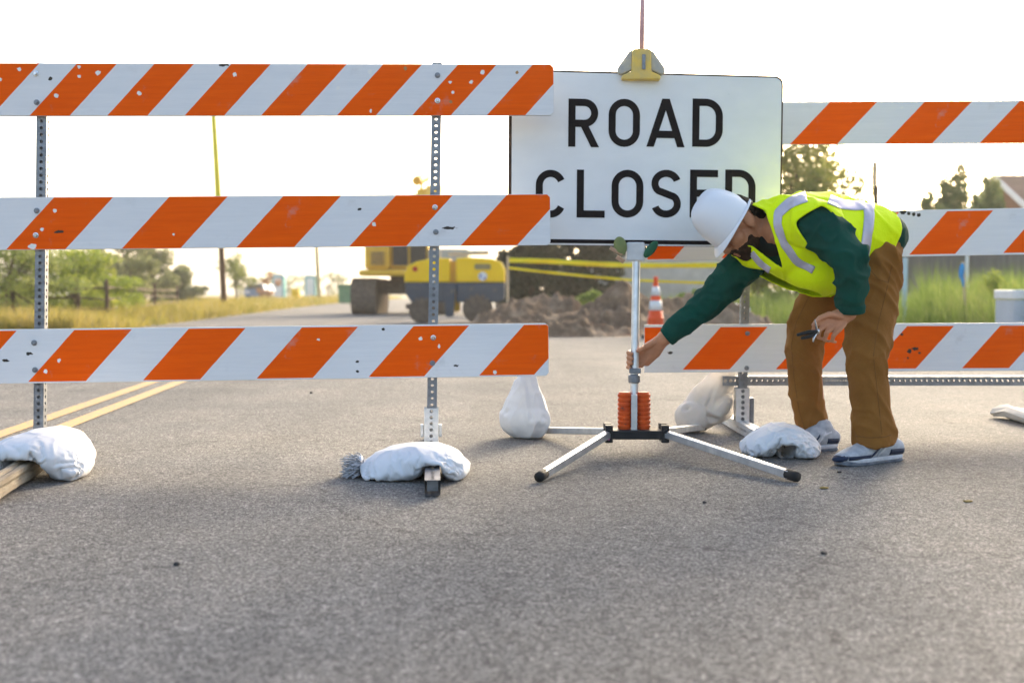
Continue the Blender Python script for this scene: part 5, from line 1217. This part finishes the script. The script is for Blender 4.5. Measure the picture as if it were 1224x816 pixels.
def sw(p, n):
    a = .004 * noise.noise(p * 16) + .006 * ridged(p + V((2, 5, 1)), (9, 9, 9)) ** 3
    for q, rr, am in ((near_el, .11, .014), (far_el, .13, .009), (far_sh, .13, .012), (near_sh, .12, .008), (P(1017, 352, 4.11), .08, .007)):
        a += am * math.exp(-((p - q).length / rr) ** 2) * (ridged(p + V((.3 * p.z, 0, 0)), (16, 8, 16)) ** 2 * 1.5 - .6)
    return a
displace(bms, sw)
shi = bm_obj('shirt', bms, M['shirt'], person)
for c0, c1, r_ in ((P(1017.6, 363, 4.122), P(1017.2, 374, 4.128), .051), (P(803, 398, 4.598), P(796, 403.5, 4.602), .0425)):
    mb = MB(); mb.loft([c0, c1], [r_, r_ * .97], (0, 1, 0), 18, (False, False)); obj('cuff', mb, M['shirt'], shi, smooth=True, bevel=.006)
# vest: a shell over the torso, cut to its outline, arm holes and neck opening
b = MB()
axs = [V((0, 1, 0)), V((0, 1, 0)), V((-.03, 1, 0)), V((-.1, .98, -.03)), V((-.22, .96, -.10)), V((-.36, .9, -.22)), V((-.42, .86, -.26)), V((-.35, .9, -.25))]
b.loft([P(1074, 279, 4.47), P(1048, 281, 4.465), P(1018, 284, 4.45), P(990, 291, 4.43), P(960, 288, 4.41), P(935, 282, 4.395), P(912, 277, 4.40), P(893, 274, 4.41)],
       [(.05, .13), (.112, .175), (.150, .19), (.190, .20), (.180, .205), (.155, .205), (.122, .185), (.09, .16)], n=36, axes=axs)
b.loft([P(935, 268, 4.36), near_sh + V((.0, .0, .01))], [.10, .088], (0, 0, 1), 18); b.loft([P(925, 290, 4.46), far_sh + V((0, 0, -.008))], [.085, .082], (0, 0, 1), 18)
b.ell(P(978, 322, 4.36), ((.13, 0, 0), (0, .13, 0), (0, 0, .095)))
bmv = fuse(b, .0058, 5)
def vw(p, n):
    a = .006 * noise.noise(p * 9) + .010 * ridged(p + V((1, 2, 3)), (5, 6, 4)) ** 3
    a += .006 * ridged(p + V((.5 * p.z, 0, -.4 * p.x)), (15, 6, 6)) ** 3
    return a
displace(bmv, vw)
vest_full = BVHTree.FromBMesh(bmv)
def inpoly(u, v, poly):
    c = False; j = len(poly) - 1
    for i in range(len(poly)):
        (x0, y0), (x1, y1) = poly[i], poly[j]
        if (y0 > v) != (y1 > v) and u < (x1 - x0) * (v - y0) / (y1 - y0) + x0: c = not c
        j = i
    return c
outline = [(896, 244), (905, 239), (925, 230), (965, 224), (1010, 230), (1045, 240), (1074, 260), (1079, 274), (1069, 296), (1050, 310), (1034, 320), (1018, 325), (1004, 335), (1003, 347), (985, 354), (975, 347), (955, 343), (930, 331), (915, 322), (894, 319), (874, 310), (876, 297), (897, 292), (937, 323), (926, 285), (915, 252)]
arm = [(949, 266), (965, 255), (983, 245), (993, 253), (1003, 268), (1000, 300), (985, 304), (966, 292)]
dele = []
camp = V((0, 0, CAMH))
for f in bmv.faces:
    c = f.calc_center_median(); u, v = px(c); front = f.normal.dot(camp - c) > 0
    if front:
        if not inpoly(u, v, outline) or inpoly(u, v, arm): dele.append(f)
    else:
        if u > 1072 - max(0, v - 285) * .9 or u < 893 or (u < 925 and v > 262 and v < 296): dele.append(f)
        elif (c - far_sh).length < .085 and u < 912: dele.append(f)
bmesh.ops.delete(bmv, geom=dele, context='FACES')
bmesh.ops.delete(bmv, geom=[v for v in bmv.verts if not v.link_faces], context='VERTS')
for _ in range(22):
    mv = []
    for v in bmv.verts:
        if v.is_boundary:
            nb = [e.other_vert(v).co for e in v.link_edges if e.is_boundary]
            if len(nb) == 2: mv.append((v, (nb[0] + nb[1]) / 2 * .6 + v.co * .4))
    for v, c in mv: v.co = c
bmv.normal_update()
vbvh = BVHTree.FromBMesh(bmv)
ves = bm_obj('vest', bmv, M['vest'], person)
so = ves.modifiers.new('thick', 'SOLIDIFY'); so.thickness = .004; so.offset = 1
def ribbon(pts, wpx, nm='reflective_strip', lift=.0065, mat='strip'):
    """tape laid on the vest along a line; each point is found on the vest surface"""
    mb = MB(); path = []
    for i in range(len(pts) - 1):
        for k in range(10): path.append(V((*pts[i], 0)).lerp(V((*pts[i + 1], 0)), k / 10))
    path.append(V((*pts[-1], 0)))
    for _ in range(3): path = [path[0]] + [(path[i - 1] + path[i] * 2 + path[i + 1]) / 4 for i in range(1, len(path) - 1)] + [path[-1]]
    rows = []
    for i, q in enumerate(path):
        t = (path[min(i + 1, len(path) - 1)] - path[max(i - 1, 0)]).normalized(); nn = V((-t.y, t.x, 0)); row = []
        for k in range(7):
            w_ = wpx if not isinstance(wpx, tuple) else wpx[0] + (wpx[1] - wpx[0]) * i / (len(path) - 1)
            p2 = q + nn * w_ * (k / 6 - .5); hit, nrm, _, _ = vest_full.ray_cast(camp, ray(p2.x, p2.y).normalized())
            row.append(None if hit is None else hit + (nrm if nrm.dot(camp - hit) > 0 else -nrm) * lift)
        if all(r is not None for r in row): rows.append(row)
    for r in rows: mb.v += r
    for i in range(len(rows) - 1):
        for k in range(6): mb.f.append((i * 7 + k, i * 7 + k + 1, (i + 1) * 7 + k + 1, (i + 1) * 7 + k)); mb.m.append(0)
    o = obj(nm, mb, M[mat], ves, smooth=True); s = o.modifiers.new('thick', 'SOLIDIFY'); s.thickness = .002; s.offset = 0
ribbon([(966, 236), (946, 243), (931, 256), (930, 268), (937, 289), (952, 311), (973, 323)], (13, 8))
ribbon([(990, 239.5), (1006, 246), (1022, 247.5), (1040, 246)], 11); ribbon([(1038, 243), (1038.5, 258), (1035, 285), (1031, 306)], 12)
ribbon([(899, 301), (910, 314), (921, 322)], 7)
mb = MB()                                              # dark collar seen inside the neck opening
mb.loft([P(915.5, 274, 4.41), P(921, 276, 4.40), P(930, 279, 4.40)], [(.074, .078), (.088, .095), (.095, .12)], n=24, axes=[V((-.3, .93, -.2))] * 3); obj('shirt_collar', mb, M['collar'], shi, smooth=True)
# shoes
def shoe(heel, toe, ank, hgt):
    d = (toe - heel); Ls = d.length; d.normalize(); sd_ = V((0, 0, 1)).cross(d); pt = lambda s, z: heel + d * (Ls * s) + V((0, 0, z))
    b = MB(); b.loft([pt(.10, .050), pt(.25, .062), pt(.45, .058), pt(.62, .045), pt(.80, .036), pt(.92, .030)], [(.038, .034), (.050, .040), (.046, .045), (.036, .048), (.028, .045), (.020, .034)], sd_, 20)
    b.loft([pt(.25, .06), pt(.29, .095)], [(.044, .038), (.044, .038)], sd_, 18)
    bm = fuse(b, .0045, 3)
    for v in bm.verts: v.co.z = max(v.co.z, .018)
    tree_ = BVHTree.FromBMesh(bm); o = bm_obj('shoe', bm, M['shoe'], person)
    def slab(nm, mt, z0, z1, g):
        n_ = 28; mb = MB(); ring_ = []
        for k in range(n_):
            a = 2 * math.pi * k / n_; sx2 = .5 + .47 * math.cos(a) ; wv = (.046 + .006 * math.exp(-((sx2 - .72) / .18) ** 2) - .006 * math.exp(-((sx2 - .4) / .15) ** 2)) * abs(math.sin(a)) ** .55 * (1 if math.sin(a) > 0 else -1) + 0
            ring_.append((sx2, wv))
        for z_, e_ in ((z0, g * .97), (z0 + .003, g), (z1 - .003, g), (z1, g * .96)):
            for sx2, wv in ring_: mb.v.append(heel + d * (Ls * (.5 + (sx2 - .5) * e_)) + sd_ * wv * e_ + V((0, 0, z_ + (.012 * max(0, sx2 - .8) / .2 if z_ > .004 else .006 * max(0, sx2 - .85) / .15))))
        for i in range(3):
            for k in range(n_): mb.f.append((i * n_ + k, i * n_ + (k + 1) % n_, (i + 1) * n_ + (k + 1) % n_, (i + 1) * n_ + k)); mb.m.append(0)
        mb.f += [tuple(range(n_)), tuple(3 * n_ + k for k in range(n_))]; mb.m += [0, 0]
        obj(nm, mb, M[mt], o, smooth=False)
    slab('sole', 'sole', .001, .012, 1.0); slab('midsole', 'shoewhite', .0125, .027, .985)
    def overlay(s0, s1, z0, z1, nm, mt, side, hw=.009):
        mb = MB()
        for i in range(13):
            s = s0 + (s1 - s0) * i / 12; zz = z0 + (z1 - z0) * i / 12
            for w_ in (-1, 0, 1):
                p = pt(s, zz + w_ * hw) + sd_ * side * .06; h_ = tree_.ray_cast(p, -sd_ * side)
                q = h_[0] if h_[0] is not None and h_[3] < .1 else tree_.find_nearest(p)[0]
                mb.v.append(q + sd_ * side * .0012 + V((0, 0, .0004)))
        for i in range(12):
            for k in range(2): mb.f.append((3 * i + k, 3 * i + k + 1, 3 * i + 4 + k, 3 * i + 3 + k)); mb.m.append(0)
        q = obj(nm, mb, M[mt], o, smooth=True); s_ = q.modifiers.new('thick', 'SOLIDIFY'); s_.thickness = .0025; s_.offset = 1
    for side in (-1, 1):
        overlay(.06, .30, .040, .042, 'side_stripe', 'navy', side, .011); overlay(.34, .50, .078, .034, 'side_stripe', 'shoewhite', side, .006)
        overlay(.46, .60, .070, .034, 'side_stripe', 'navy', side, .005); overlay(.60, .90, .033, .031, 'side_stripe', 'navy', side, .007)
        overlay(.22, .40, .078, .066, 'side_stripe', 'shoewhite', side, .005)
    mb = MB(); mb.loft([pt(.84, .036), pt(.93, .030), pt(.985, .026)], [(.020, .040), (.017, .033), (.010, .020)], sd_, 16); obj('toe_cap', mb, M['navy'], o, smooth=True)
    mb = MB()
    for k in range(5):
        s = .40 + k * .07; z_ = .104 - k * .011
        mb.loft([pt(s, z_ - .010) - sd_ * .026, pt(s + .01, z_) , pt(s, z_ - .010) + sd_ * .026], [.0035] * 3, (0, 0, 1), 6)
    obj('laces', mb, M['shoewhite'], o, smooth=True)
shoe(G(1078, 549), G(998, 557.5), None, 0)
shoe(G(1001, 537), G(938, 541), None, 0)
# pliers in the left hand: a thing of their own
q = P(975, 397, 4.075); t = thing('pliers', 'black handled pliers held in the worker\'s lower hand', 'pliers', q)
j = P(977, 396, 4.068)
for k, (e, mid) in enumerate(((P(954, 400, 4.04), P(966, 397, 4.05)), (P(959, 404, 4.045), P(968, 402, 4.052)))):
    mb = MB(); mb.loft([j, mid, e], [.006, .0075, .006], (0, 1, 0), 10); obj('handle', mb, M['tool'], t, smooth=True)
mb = MB(); mb.ell(j, ((.011, 0, 0), (0, .006, 0), (0, 0, .011)), 12, 8); mb.loft([j, P(975, 387, 4.062), P(974, 382, 4.06)], [.005, .004, .002], (0, 1, 0), 8); obj('jaw', mb, M['steel'], t, smooth=True)
mb = MB(); mb.loft([j, P(973, 404, 4.06), P(972, 408, 4.06)], [.005, .0045, .003], (0, 1, 0), 8); obj('jaw', mb, M['steel'], t, smooth=True)
